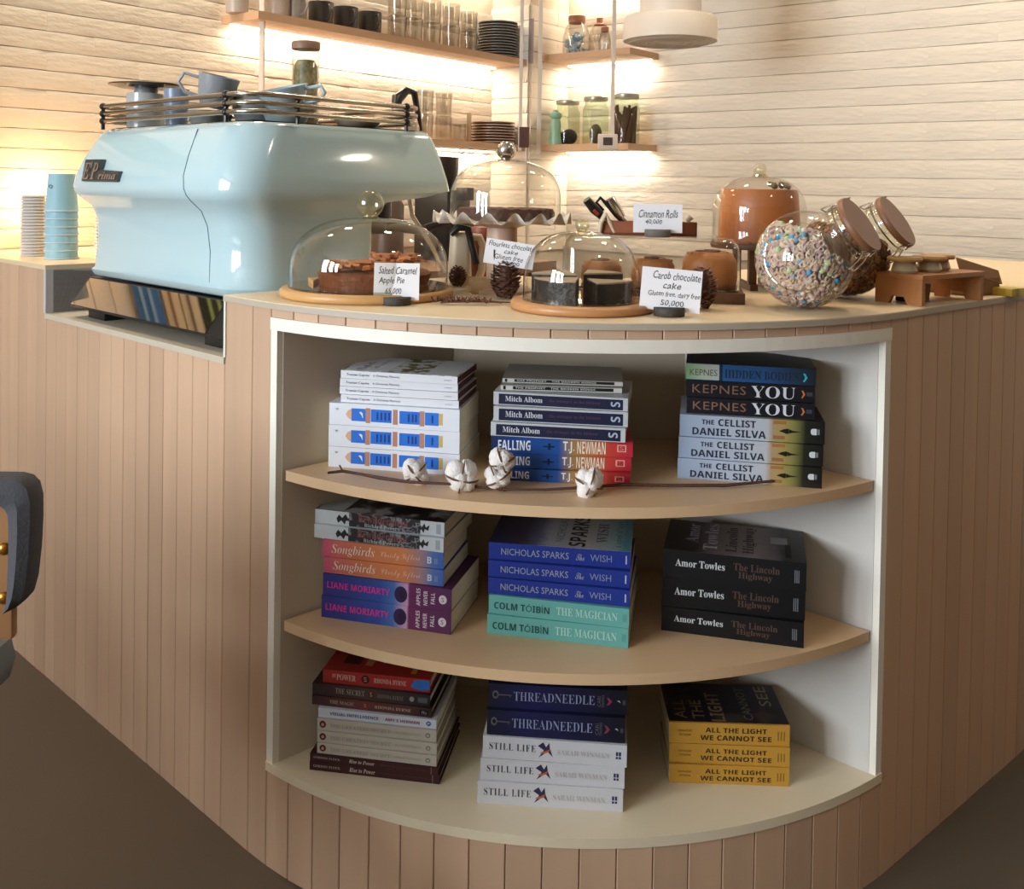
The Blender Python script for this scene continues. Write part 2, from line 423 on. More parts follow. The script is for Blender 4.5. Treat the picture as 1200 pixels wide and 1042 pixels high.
# planks
PW = .0575
def plank(p, q, n, z0, z1, th=.015, mat=m_plank):
    gx = (q[0]-p[0]); gy = (q[1]-p[1]); l = math.hypot(gx, gy); ux, uy = gx/l, gy/l; g = .0007
    bm = bmesh.new(); box_bm(bm, g, l-g, 0, th, z0, z1)
    for v in bm.verts:
        pass
    es = [e for e in bm.edges if abs(e.verts[0].co.z-e.verts[1].co.z) > .005 and e.verts[0].co.y < .001]
    bmesh.ops.bevel(bm, geom=es, offset=.0012, segments=1, affect='EDGES')
    return link('plank', finish(bm, 'plank'), mat, ctr, (p[0], p[1], random.uniform(-.0001, .0001)), math.atan2(gy, gx))
t = T0
while t < TE-.01:
    t2 = min(t+PW, TE)
    if t < T1 < t2-.001: t2 = T1
    plank(lw(t2, random.uniform(-.0006, .0006)), lw(t, 0), None, 0, (ZN if t < T1-.001 else ZT)-.0115)
    t = t2
FL_, FR_ = -39.0, 38.3              # niche frame ends in degrees
NZ0, NZ1 = .170, .966               # outer bottom and top of the niche frame
dPW = math.degrees(PW/AR)
def arcplank(d0, d1, z0, z1): plank(arc(d0), arc(d1), None, z0, z1)
plank(lw(T0), arc(FL_-dPW*.95), None, 0, ZT-.0115)
plank(arc(FL_-dPW*.95), arc(FL_), None, 0, ZT-.0115)
d = FL_; nd = round((FR_-FL_)/dPW); st = (FR_-FL_)/nd
for i in range(nd):
    arcplank(FL_+i*st, FL_+(i+1)*st, 0, NZ0)
    arcplank(FL_+i*st, FL_+(i+1)*st, NZ1, ZT-.0115)
plank(arc(FR_), arc(TR_), None, 0, ZT-.0115)
t = 0
while t < 1.48:
    plank(rw(t), rw(t+PW, random.uniform(-.0006, .0006)), None, 0, ZT-.0115); t += PW
# niche frame and inside
ZB0 = NZ0+.016
def arcband(d0, d1, r0, r1, n=36):
    return [arc(d0+(d1-d0)*i/n, r1) for i in range(n+1)]+[arc(d1+(d0-d1)*i/n, r0) for i in range(n+1)]
ft = .019
dft = math.degrees(.017/AR)
m_frame2 = M('niche_frame', '#ebe6da', .45)
link('niche_frame', prism(arcband(FL_, FR_, AR-.025, AR+.0015), NZ1-.022, NZ1-.0005), m_frame2, ctr)
SL = unit((.72, .69)); SRt = unit((-.74, .67))
cL, cR = arc(FL_), arc(FR_)
def along(p, d, k): return (p[0]+d[0]*k, p[1]+d[1]*k)
LP = .40
def sidepanel(c, d, sgn, th):
    n = (-d[1]*sgn, d[0]*sgn)
    return [c, along(c, d, LP), along(along(c, d, LP), n, th), along(arc((FL_+dft) if sgn < 0 else (FR_-dft)), d, 0)]
pl_ = [cL, along(cL, SL, LP), along(arc(FL_+dft), SL, LP), arc(FL_+dft)]
pr_ = [cR, along(cR, SRt, LP), along(arc(FR_-dft), SRt, LP), arc(FR_-dft)]
link('niche_side', prism(pl_, NZ0, NZ1-.022), m_frame2, ctr)
link('niche_side', prism(pr_, NZ0, NZ1-.022), m_frame2, ctr)
bl_, br_ = along(arc(FL_+dft), SL, LP), along(arc(FR_-dft), SRt, LP)
link('niche_back', prism([bl_, br_, (br_[0], br_[1]+.02), (bl_[0], bl_[1]+.02)], NZ0, NZ1), m_panel, ctr)
def thinface(c, d, n):
    a = along(c, d, .012); b = along(c, d, LP-.002); return [a, b, along(b, n, .0012), along(a, n, .0012)]
link('niche_side_lining', prism(thinface(arc(FL_+dft), SL, (SL[1], -SL[0])), ZB0, NZ1-.0225), m_panel, ctr)
link('niche_side_lining', prism(thinface(arc(FR_-dft), SRt, (-SRt[1], SRt[0])), ZB0, NZ1-.0225), M('niche_lining_daylit', '#cdc9c4', .55, noise=.02), ctr)  # cooler tint than the left lining: window daylight put into the colour
m_nfloor = M('niche_floor', '#e2d4b8', .45, noise=.02)
base = [arc(FL_+(FR_-FL_)*i/36, AR+.002) for i in range(37)]+[br_, bl_]
link('niche_floor', prism(base, NZ0, NZ0+.016), m_nfloor, ctr)
ceil_ = [arc(FL_+(FR_-FL_)*i/36, AR-.026) for i in range(37)]+[br_, bl_]
link('niche_ceiling', prism(ceil_, NZ1-.0215, NZ1), m_panel, ctr)
link('carcass', prism([arc(FL_+(FR_-FL_)*i/24, AR-.018) for i in range(25)]+[br_, bl_], 0, NZ0-.001), m_car, ctr)
link('carcass', prism([(bl_[0], bl_[1]+.022), (br_[0], br_[1]+.022), along(rw(.3, .5), (0, 0), 0), ci, lw(.1, .6)], 0, ZT-.012), m_car, ctr)
link('carcass', prism([rw(.005, .016), rw(1.5, .016), rw(1.5, .55), rw(.12, .55), along(cR, SRt, .1), along(arc(FR_+1), (0, 1), .02)], 0, ZT-.012), m_car, ctr)
ZB = NZ0+.016
Z2 = ony(690, 789, 1.525).z; Z1 = ony(690, 594, 1.525).z
for zz in (Z1, Z2):
    rr = AR-.013
    a0, a1 = FL_+dft+.75, FR_-dft-.6
    pts = [arc(a0+(a1-a0)*i/36, rr) for i in range(37)]+[along(arc(FR_-dft), SRt, LP-.003), along(arc(FL_+dft), SL, LP-.003)]
    link('shelf', prism(pts, zz-.0175, zz), m_shelf, ctr)
print('shelves', ZB, Z2, Z1, 'inner', ci)

# ------------------------------------------------------------------ books
GEN = 'books stacked in the curved counter niche'
def patch(par, L, T, u0, u1, v0, v1, mat, lay=1, name='spine_print', shape='r'):
    y = -.0002*lay
    if shape == 'r': pts = [(u0, v0), (u1, v0), (u1, v1), (u0, v1)]
    elif shape == 'o':
        pts = [((u0+u1)/2+(u1-u0)/2*math.cos(a*PI/8), (v0+v1)/2+(v1-v0)/2*math.sin(a*PI/8)) for a in range(16)]
    else: pts = [(u0+(u1-u0)*a, v0+(v1-v0)*b) for a, b in shape]
    me = bpy.data.meshes.new(name); vs = [(u*L, y, v*T) for u, v in pts]+[(u*L, .0002, v*T) for u, v in pts]; n = len(pts)
    me.from_pydata(vs, [], [tuple(range(n))]+[(i, n+i, n+(i+1) % n, (i+1) % n) for i in range(n)]); me.update()
    return link(name, me, mat, par)
def lettering(par, L, T, s, u0, u1, v0, v1, col, style='', bold=0, rot=False, lay=3, name='lettering', rough=.5, spacing=1.0):
    y = -.0002*lay
    if rot: fn = lambda a, b: ((u0+(u1-u0)*(1-b))*L, y, (v0+(v1-v0)*a)*T)
    else: fn = lambda a, b: ((u0+(u1-u0)*a)*L, y, (v0+(v1-v0)*b)*T)
    return link(name, text_mesh(s, fn, style, bold, spacing=spacing), M('ink_'+col.strip('#'), col, rough), par)
def top_text(par, L, D, T, s, u0, u1, v0, v1, col, style='', bold=0):
    fn = lambda a, b: ((u1-(u1-u0)*b)*L, (v0+(v1-v0)*a)*D, T+.0004)
    return link('cover_lettering', text_mesh(s, fn, style, bold), M('ink_'+col.strip('#'), col), par)
def top_patch(par, L, D, T, u0, u1, v0, v1, mat, h=.0002):
    me = box(u0*L, u1*L, v0*D, v1*D, T-.0002, T+h); return link('cover_art', me, mat, par)

def book(px, zb, zt_px, style, label, dr=.66, hard=False, group=GEN):
    """px = x0,y0,x1,y1 spine foot in the photograph; zt_px = y of the spine's top left"""
    x0, y0, x1, y1 = px
    A = onz(x0, y0, zb); B = onz(x1, y1, zb)
    top = ony(x0, zt_px, A.y); T = max(.008, top.z-zb-.0006)
    L = (B-A).length; ang = math.atan2(B.y-A.y, B.x-A.x); D = L*dr
    o = thing('book', label, 'book', (A.x, A.y, zb+.0002), ang, group)
    st = STY[style]
    tc = .0022 if hard else .0010
    cm = st['cover']
    bm = bmesh.new()
    box_bm(bm, 0, L, 0, D, 0, tc); box_bm(bm, 0, L, 0, D, T-tc, T)
    box_bm(bm, 0, L, 0, tc+.0005, tc, T-tc)
    link('cover', finish(bm, 'cover'), cm, o)
    ins = .003 if hard else .0004
    link('page_block', box(ins, L-ins, tc+.0004, D-ins, tc, T-tc), st.get('pages', m_paper), o)
    for it in st['items']:
        k = it[0]
        if k == 'p': patch(o, L, T, *it[1:5], it[5], lay=it[6] if len(it) > 6 else 1, shape=it[7] if len(it) > 7 else 'r')
        elif k == 't': lettering(o, L, T, *it[1:7], **(it[7] if len(it) > 7 else {}))
    for it in st.get('top', []) if st.get('top') and TOPMOST[0] else []:
        if it[0] == 'p': top_patch(o, L, D, T, *it[1:6], **(it[6] if len(it) > 6 else {}))
        else: top_text(o, L, D, T, *it[1:7], **(it[7] if len(it) > 7 else {}))
    return zb+T+.0006
TOPMOST = [False]
def stack(zb, lst):
    z = zb
    for i, b in enumerate(lst):
        TOPMOST[0] = i == len(lst)-1
        z = book(b[0], z, b[1], b[2], b[3], **(b[4] if len(b) > 4 else {}))
C = lambda h: M('print_'+h.strip('#'), h, .5, spec=.3)
sr_ = dict(style='serif'); bd = dict(bold=.02)
BIRD = [(0, .75), (.35, 1.0), (.55, .7), (.75, 1.0), (.8, .62), (1, .1), (.65, .42), (.05, 0), (.4, .5)]
PENC = []
for (a, b, c) in ((.175, .285, '#2f6fd0'), (.325, .485, '#2a6ed2'), (.545, .70, '#2a6ed2'), (.74, .845, '#2f74d6')):
    PENC.append(('p', a, b, .22, .80, C(c), 1))
for a in (.285, .495, .70):
    PENC.append(('p', a, a+.035, .16, .84, C('#b5826e'), 2))
PENC.append(('p', .13, .175, .25, .78, C('#d9a98a'), 1, [(0, .5), (.4, .85), (1, 1), (1, 0), (.4, .2)]))
PENC.append(('p', .845, .875, .25, .78, C('#c9b06a'), 1))
PENC += [('p', .235, .265, .35, .66, C('#dfe8f5'), 3, [(0, .9), (.6, .5), (1, 0), (.9, .8), (.4, 1)])]
for a in (.37, .40, .43, .46, .61, .64, .665, .79):
    PENC.append(('p', a, a+.012, .33, .68, C('#173c86'), 3))
PENC.append(('t', 'w', .05, .075, .68, .78, '#8c8c90'))
STY = {
 'pencil': dict(cover=C('#dfe2ea'), items=PENC),
 'capote': dict(cover=C('#dcdde4'), pages=M('maroon_pages', '#4a1f26', .7), items=[('t', 'Truman Capote', .05, .25, .28, .68, '#2e2e3a'), ('t', 'A Christmas Memory', .28, .51, .3, .66, '#4a4a58'), ('t', 'penguin', .89, .95, .35, .6, '#a0a0a8')],
   top=[('p', 0, 1, 0, 1, BLOTCH('olive_wreath_art', [(0, '#d8d8dc'), (.50, '#cfcfd0'), (.535, '#8a8458'), (.60, '#5c5a34')], 55)), ('p', .02, .40, .02, .98, C('#d4d5da'), dict(h=.0004)), ('p', .72, .99, .02, .98, C('#d4d5da'), dict(h=.0004)), ('t', 'Capote', .10, .20, .1, .65, '#8f7c4a', dict(style='script')), ('t', 'Memory', .22, .28, .2, .85, '#7c7048', dict(style='script'))]),
 'newman': dict(cover=RAMP('falling_spine', [(0, '#0e2450'), (.25, '#12448f'), (.48, '#134a92'), (.58, '#9c7a4a'), (.72, '#b8683e'), (.85, '#bf3a34'), (1, '#b32338')]), items=[('t', 'FALLING', .05, .28, .2, .82, '#dfe4ec', dict(bold=.01)), ('t', 'T.J.', .51, .59, .12, .85, '#e8e6e4', dict(bold=.03)), ('t', 'NEWMAN', .61, .81, .12, .88, '#f0dcc4', dict(bold=.03)),
   ('p', .37, .45, .45, .53, C('#0a1c3a'), 2), ('p', .405, .42, .3, .7, C('#0a1c3a'), 3), ('p', .89, .955, .3, .75, C('#e0a090'), 2), ('p', .9, .945, .36, .69, C('#b82e3a'), 3), ('t', 'S', .908, .936, .4, .65, '#f0d8cc')]),
 'albom': dict(cover=M('silver_jacket', '#b9bcc0', .35), items=[('p', .04, .965, .06, .86, C('#181a38'), 1), ('t', 'Mitch Albom', .09, .37, .3, .72, '#c6c8d2', sr_), ('t', 'the stranger in the lifeboat', .42, .80, .36, .62, '#4a3048', sr_), ('t', 'S', .875, .945, .3, .68, '#a8b0c8', dict(bold=.02, rot=True))]),
 'thin': dict(cover=M('grey_cover', '#a09a94', .5), items=[('p', 0, 1, .12, .9, C('#c8c8c4'), 1), ('p', .02, .04, .2, .85, C('#141414'), 2), ('p', .10, .93, .25, .85, C('#1c1c1e'), 2), ('t', 'THE PROPHET    THE BROKEN WINGS', .12, .78, .4, .75, '#c0c0bc', dict(bold=.03))]),
 'cellist': dict(cover=RAMP('cellist_spine', [(0, '#8fa0b8'), (.3, '#a8b2c4'), (.61, '#b0b4bc'), (.65, '#a08a68'), (.72, '#a08a50'), (.79, '#7c7a44'), (.87, '#1c1e18'), (1, '#0c0d10')], .35), items=[('t', 'THE', .155, .24, .60, .82, '#1a2438', dict(bold=.01)), ('t', 'CELLIST', .27, .53, .56, .88, '#1a2438', dict(bold=.01)), ('t', 'DANIEL SILVA', .09, .60, .10, .44, '#18223a', dict(bold=.015)),
   ('p', .69, .84, .35, .62, C('#141208'), 2, [(0, .5), (.2, .85), (.4, 1), (.6, .7), (1, .55), (.6, .35), (.35, .1), (.2, .3)]), ('p', .65, .74, .8, .95, C('#96683c'), 1), ('p', .65, .73, .12, .28, C('#8c6440'), 1), ('p', .755, .758, 0, 1, C('#8a8a50'), 2),
   ('p', .905, .92, .42, .66, C('#d0d4d8'), 2, 'o'), ('p', .915, .945, .4, .68, C('#c8ccd0'), 2), ('p', .95, .965, .42, .66, C('#707478'), 2)]),
 'you': dict(cover=C('#101018'), items=[('t', 'KEPNES', .05, .47, .26, .78, '#82604e', dict(spacing=1.1)), ('t', 'YOU', .51, .85, .14, .86, '#d2d6e0', dict(style='serif', bold=-.008)), ('p', .895, .925, .25, .7, C('#c8703a'), 2, [(0, 1), (.5, 1), (1, .5), (.4, 0), (0, 0), (.5, .5)]), ('p', .935, .98, .38, .62, C('#3c3c48'), 2)]),
 'hidden': dict(cover=RAMP('hidden_spine', [(0, '#2a6a9c'), (.28, '#1f5c98'), (.6, '#1d4f86'), (.85, '#16324e'), (1, '#101a24')], .4), items=[('p', 0, .26, .03, .97, RAMP('green_white_print', [(0, '#7cab78'), (.5, '#b4c4ac'), (1, '#c0c4c4')]), 1), ('p', .26, .285, 0, 1, C('#12304c'), 2), ('t', 'KEPNES', .03, .245, .28, .66, '#5a6450'), ('t', 'HIDDEN BODIES', .30, .87, .2, .72, '#0d2440', sr_), ('p', .90, .935, .2, .7, C('#3cb4c4'), 2, [(0, 1), (.5, 1), (1, .5), (.4, 0), (0, 0), (.5, .5)])],
   top=[('p', 0, 1, 0, 1, C('#26282a')), ('t', 'BODIES', .05, .2, .1, .9, '#3a3430')]),
 'liane': dict(cover=RAMP('apples_spine', [(0, '#2a2a80'), (.45, '#27489c'), (.56, '#3f6cb4'), (.63, '#b49ac4'), (.665, '#c8a0c8'), (.68, '#6a2058'), (.8, '#5a1e54'), (1, '#4a1a48')], .4), items=[('t', 'LIANE MORIARTY', .035, .53, .36, .66, '#d8309c', dict(bold=.02)), ('p', .565, .665, .12, .86, C('#332050'), 2, 'o'), ('p', .60, .65, .3, .7, C('#2a1c3c'), 3, 'o'),
   ('t', 'APPLES', .735, .765, .1, .88, '#d8ccd8', dict(rot=True, bold=.03)), ('t', 'NEVER', .79, .82, .15, .8, '#d8ccd8', dict(rot=True, bold=.03)), ('t', 'FALL', .845, .875, .25, .75, '#d8ccd8', dict(rot=True, bold=.03)), ('p', .905, .965, .30, .70, C('#cfc8cc'), 2, 'o'), ('t', 'S', .925, .945, .4, .6, '#4a1a48')]),
 'song': dict(cover=RAMP('songbird_spine', [(0, '#c05070'), (.12, '#cc6a66'), (.3, '#d07a54'), (.68, '#d4824e'), (.82, '#a08088'), (.92, '#4c6cac'), (1, '#3c5ca4')], .4), items=[('t', 'Songbirds', .08, .44, .12, .82, '#f0e0d4', dict(style='italic', bold=-.01)), ('t', 'Christy Lefteri', .49, .81, .2, .68, '#e8ccb4', dict(style='script', bold=-.01)), ('t', 'B', .87, .905, .25, .65, '#c8d4e8', dict(bold=.01)), ('t', 'II', .93, .95, .25, .6, '#8c9cc4')]),
 'bewild': dict(cover=C('#c2c8cc'), items=[('p', .17, .30, .10, .85, C('#26262a'), 1, [(0, .5), (.15, .9), (.35, .6), (.55, 1), (.7, .6), (1, .9), (.9, .3), (.6, .4), (.5, 0), (.3, .35), (.1, .1)]), ('p', .27, .82, .02, 1, BLOTCH('floral_print', [(0, '#17171a'), (.5, '#232226'), (.56, '#8a8a8e'), (.6, '#2a2628')], 70), 2), ('p', .80, .89, .12, .8, C('#26262a'), 1, [(0, .5), (.15, .9), (.35, .6), (.55, 1), (.7, .6), (1, .9), (.9, .3), (.6, .4), (.5, 0), (.3, .35), (.1, .1)]),
   ('t', 'Bewilderment', .34, .73, .38, .95, '#7c4444', sr_), ('t', 'Richard Powers', .39, .66, .08, .34, '#aab4b8', sr_), ('p', .94, .975, .15, .85, C('#98a4ac'), 1)],
   top=[('p', 0, 1, 0, 1, BLOTCH('dark_floral_cover', [(0, '#131214'), (.46, '#1d1b1d'), (.52, '#5c5450'), (.6, '#8f8b86')], 28)), ('p', .02, .22, .02, .6, C('#90908c'), dict(h=.0004))]),
 'magician': dict(cover=C('#62a59f'), items=[('t', 'COLM TÓIBÍN', .04, .44, .28, .72, '#17464a', dict(style='', bold=.01)), ('t', 'THE MAGICIAN', .49, .92, .3, .72, '#a4cfc6', sr_), ('p', .955, .985, .3, .7, C('#58948e'), 1)]),
 'wish': dict(cover=C('#1f3288'), items=[('t', 'NICHOLAS SPARKS', .09, .57, .3, .70, '#8f98ae', dict(bold=.005)), ('t', 'The', .62, .68, .28, .68, '#8f98ae', dict(style='script')), ('t', 'WISH', .72, .87, .3, .7, '#7d89a8'), ('p', .965, .975, .25, .75, C('#a8b0c4'), 1)],
   top=[('p', 0, 1, 0, 1, RAMP('wish_cover', [(0, '#141c34'), (.28, '#3a3040'), (.38, '#62627a'), (.46, '#a0a0a6'), (.75, '#b0aca8'), (.95, '#88a8aa'), (1, '#5c8c94')], noise=.08)), ('t', 'NICHOLAS', .46, .52, .15, .9, '#74707a'), ('t', 'SPARKS', .56, .68, .05, .98, '#1c1820', dict(bold=.02)), ('t', 'WISH', .75, .83, .2, .8, '#5c5660', dict(style='serif')), ('t', 'a novel of love', .88, .93, .1, .9, '#4c6468')]),
 'amor': dict(cover=C('#0b0b0e'), items=[('t', 'Amor Towles', .09, .44, .44, .70, '#c8ccd0', dict(style='serif')), ('t', 'The Lincoln', .50, .82, .50, .76, '#4e3a30', dict(style='serif')), ('t', 'Highway', .535, .77, .18, .46, '#4e3a30', dict(style='serif')), ('p', .92, .927, .28, .72, C('#646a74'), 1), ('p', .933, .94, .28, .72, C('#646a74'), 1), ('p', .946, .953, .28, .72, C('#646a74'), 1)],
   top=[('p', 0, 1, 0, 1, RAMP('highway_cover', [(0, '#141214'), (.28, '#241e1e'), (.42, '#6a5e5e'), (.70, '#847878'), (.82, '#5c5456'), (.9, '#16161a'), (1, '#121216')], noise=.1)), ('t', 'Amor', .14, .24, .3, .9, '#a8a2ac', dict(style='serif')), ('t', 'Towles', .28, .38, .1, .95, '#b0aab4', dict(style='serif')), ('t', 'Lincoln', .44, .52, .1, .9, '#241c1e', dict(style='serif')), ('t', 'Highway', .56, .66, .1, .95, '#1c1618', dict(style='serif')), ('p', .76, .88, .5, .7, C('#8c8c94'), dict(h=.0004)), ('p', .86, .90, .1, .5, C('#0c0c10'), dict(h=.0004))]),
 'lamp': dict(cover=C('#3a1c1e'), items=[('t', 'GORDON FLOCK', .03, .24, .4, .68, '#a49490', dict(style='serif')), ('t', 'Rise to Power', .31, .51, .3, .78, '#c8b8a8', dict(style='italic')), ('t', 'leadership in a changing world', .56, .90, .42, .6, '#5c3a34'), ('p', .945, .95, .05, .95, C('#84706c'), 1)]),
 'secret': dict(cover=M('grey_linen_cover', '#b6afa3', .5, noise=.03), items=[('p', .02, .075, .2, .85, C('#4c2220'), 1, 'o'), ('p', .035, .06, .35, .65, C('#b88a7c'), 2, 'o'), ('t', 'THE GREATEST SECRET', .11, .62, .3, .66, '#9a948c', dict(style='serif')), ('t', 'RHONDA BYRNE', .66, .87, .36, .6, '#a39c92'), ('p', .91, .95, .28, .72, C('#6c7a70'), 1, 'o'), ('p', .92, .94, .38, .62, C('#b6afa3'), 2, 'o')]),
 'visual': dict(cover=C('#c9d0dc'), items=[('t', 'VISUAL INTELLIGENCE', .10, .515, .34, .68, '#2a4a8c', dict(bold=.03)), ('t', 'AMY E HERMAN', .57, .86, .34, .66, '#7a2c44', dict(bold=.03)), ('p', .915, .955, .25, .78, C('#2c5ca0'), 1, 'o'), ('t', 'P', .927, .945, .38, .65, '#dfe6f0')]),
 'magic': dict(cover=RAMP('magic_spine', [(0, '#301618'), (.1, '#40201e'), (.4, '#643430'), (.75, '#54302c'), (1, '#22181a')], .4), items=[('t', 'THE MAGIC', .15, .36, .34, .72, '#a89890', dict(style='serif')), ('p', .42, .48, .2, .85, C('#7c3430'), 1, 'o'), ('t', 'S', .44, .46, .35, .7, '#c89080'), ('t', 'RHONDA BYRNE', .53, .83, .36, .68, '#b8a494', dict(style='serif')), ('p', .90, .975, .25, .75, C('#181618'), 1), ('t', 'fb', .915, .96, .33, .65, '#90908c')]),
 'secretdark': dict(cover=RAMP('secret_dark_spine', [(0, '#281416'), (.2, '#382022'), (.45, '#463632'), (.8, '#30282a'), (1, '#1a1618')], .4), items=[('t', 'THE SECRET', .2, .45, .3, .78, '#a49c92', dict(style='serif', bold=-.01)), ('p', .48, .53, .2, .9, C('#5a2c28'), 1, 'o'), ('t', 'S', .495, .515, .35, .75, '#b89c8c'), ('t', 'RHONDA BYRNE', .56, .78, .3, .66, '#7c7068', dict(style='serif')), ('p', .83, .87, .3, .75, C('#90908c'), 1, 'o'), ('p', .90, .98, .3, .75, C('#58565a'), 1)]),
 'power': dict(cover=M('red_jacket', '#a32a26', .4, noise=.06), items=[('t', 'THE', .09, .12, .45, .75, '#d8b0a0', dict(style='serif', rot=True)), ('t', 'POWER', .13, .31, .3, .75, '#d8b0a0', dict(style='serif')), ('p', .36, .44, .2, .85, C('#44201c'), 1, 'o'), ('t', 'S', .385, .415, .35, .7, '#c08070'), ('t', 'RHONDA BYRNE', .48, .78, .34, .7, '#d8b0a0', dict(style='serif')), ('p', .82, .995, .12, .92, C('#2f6fbe'), 1, [(0, .3), (.2, .9), (.6, 1), (1, .95), (1, .1), (.6, 0), (.2, .1)])],
   top=[('p', .14, .30, .2, .6, C('#4c2220'), dict(h=.0004)), ('p', .35, .42, .2, .5, C('#b88858')), ('p', .5, .54, .3, .5, C('#c09a68')), ('p', .8, .85, .1, .3, C('#b88858'))]),
 'still': dict(cover=C('#c9cad0'), items=[('t', 'STILL LIFE', .045, .37, .40, .72, '#2c3048', dict(style='serif', bold=-.012, spacing=1.15)), ('p', .385, .49, .16, .88, C('#33304c'), 1, BIRD), ('p', .40, .47, .35, .60, C('#b0603c'), 2, [(0, .2), (.5, .5), (1, 1), (.9, .4), (.3, 0)]), ('t', 'SARAH WINMAN', .52, .88, .36, .60, '#b2aeac', dict(style='serif', bold=-.01)), ('p', .925, .94, .50, .68, C('#2a2e5c'), 1), ('p', .945, .96, .50, .68, C('#2a2e5c'), 1), ('p', .925, .94, .36, .46, C('#2a2e5c'), 1), ('p', .945, .96, .36, .46, C('#2a2e5c'), 1)]),
 'thread': dict(cover=RAMP('threadneedle_spine', [(0, '#14162a'), (.3, '#1a1c4c'), (.6, '#15173c'), (1, '#0e0f1a')], .4), items=[('t', 'THREADNEEDLE', .185, .765, .34, .72, '#8890b4', dict(style='serif', bold=-.012)), ('p', .03, .075, .38, .72, C('#5c5a54'), 1, 'o'), ('p', .04, .065, .46, .64, C('#14162a'), 2, 'o'), ('p', .075, .17, .53, .57, C('#5c5a54'), 1), ('p', .155, .16, .45, .57, C('#5c5a54'), 1), ('t', 'CARI', .785, .81, .28, .72, '#5c5c60', dict(rot=True)), ('t', 'THOMAS', .815, .835, .25, .78, '#5c5c60', dict(rot=True)), ('p', .85, .89, .34, .68, C('#80344c'), 1, [(0, 0), (.5, .1), (1, .5), (.5, .9), (0, 1), (.4, .5)]), ('p', .925, .95, .45, .58, C('#b0b4bc'), 1, [(0, .8), (.6, 1), (1, .2), (.5, .6)]), ('p', .965, .985, .4, .6, C('#3c3e48'), 1)]),
 'light': dict(cover=C('#c2923a'), items=[('t', 'ALL THE LIGHT', .30, .81, .56, .80, '#3c2a14', dict(bold=.015)), ('t', 'WE CANNOT SEE', .26, .85, .18, .43, '#3c2a14', dict(bold=.015)), ('t', 'ANTHONY', .07, .19, .56, .68, '#7c5c28'), ('t', 'DOERR', .085, .18, .36, .47, '#7c5c28'), ('p', .90, .91, .25, .7, C('#8c6a2c'), 1), ('p', .925, .935, .25, .7, C('#8c6a2c'), 1), ('p', .95, .96, .25, .7, C('#8c6a2c'), 1)],
   top=[('p', 0, 1, .03, 1, BLOTCH('night_cover', [(0, '#14121a'), (.55, '#1c1a26'), (.66, '#3a3228'), (.75, '#2a3448')], 20)), ('t', 'ALL', .06, .16, .10, .55, '#7a6850'), ('t', 'THE', .21, .31, .10, .55, '#7a6850'), ('t', 'LIGHT', .36, .48, .05, .75, '#806a50', dict(bold=.01)), ('t', 'CANNOT', .64, .72, .1, .9, '#6c6454'), ('t', 'SEE', .82, .92, .45, .95, '#8c8070')]),
}
SB = 'in the niche'
stack(Z1, [
 ((384.7, 546.7, 538.2, 558), 522.5, 'pencil', 'white book with blue pencil drawing on spine, lowest of three, behind cotton twig'),
 ((385, 522.5, 538.2, 532.4), 497.2, 'pencil', 'white book with blue pencil drawing on spine, middle one of three on top shelf'),
 ((385.7, 497.2, 538.2, 506.7), 471.5, 'pencil', 'white book with blue pencil drawing on spine, directly under the slim white books'),
 ((399.4, 471.1, 537.5, 479.2), 462, 'capote', 'slim white book lying directly on the pencil-spine books, lowest of four slim ones'),
 ((398, 461.4, 536.4, 469.7), 452.3, 'capote', 'slim white book with maroon page edges, second from bottom of the four slim ones'),
 ((398.5, 452.3, 536.4, 459.6), 443, 'capote', 'slim white book with maroon page edges, just under the topmost slim white one'),
 ((399.4, 443, 536, 451), 433.5, 'capote', 'topmost slim white book at top left, cover showing olive leaves and gold script'),
])
stack(Z1, [
 ((574.4, 562.2, 738.5, 569.9), 547.8, 'newman', 'blue to red spine novel at the foot of the middle top stack, behind cotton bolls'),
 ((575, 547.8, 739.5, 552.6), 530.5, 'newman', 'blue to red spine novel, second from bottom in the middle stack of top shelf'),
 ((575.4, 530.5, 741.4, 536.3), 511.3, 'newman', 'blue to red spine novel, directly under the navy silver-edged books'),
 ((575, 510.4, 732.7, 519), 494, 'albom', 'navy spine book in silver jacket, lowest of three and shifted to the left'),
 ((578.2, 493.1, 735.6, 500.8), 475.8, 'albom', 'navy spine book in silver jacket, middle one of three'),
 ((578.2, 473.9, 735.6, 482.5), 458.5, 'albom', 'navy spine book in silver jacket, just below the two thin grey books'),
 ((586.9, 457.6, 728.9, 461.4), 450.9, 'thin', 'thin grey book with black-lettered spine, lower of the two thin ones'),
 ((588.8, 448.5, 729.9, 453.2), 443.6, 'thin', 'thin grey book with plain grey cover, on top of the middle top stack'),
])
stack(Z1, [
 ((793.8, 560, 963, 573), 536.3, 'cellist', 'grey and gold thriller with black right end, lowest of three, behind the twig tip'),
 ((795, 535.8, 964.5, 547.5), 511.3, 'cellist', 'grey and gold thriller with black right end, middle one of three at top right'),
 ((796.3, 510.8, 966.3, 521.3), 485, 'cellist', 'grey and gold thriller with black right end, directly under the black books'),
 ((804.5, 483.8, 954.5, 492.5), 465, 'you', 'black book with brown and white capitals, lower of the two at top right'),
 ((803.8, 464.5, 955, 472.5), 445, 'you', 'black book with brown and white capitals, directly under the blue one'),
 ((803.8, 444.5, 956.3, 452.5), 425, 'hidden', 'blue book with pale green spine end, topmost of the top right stack'),
])
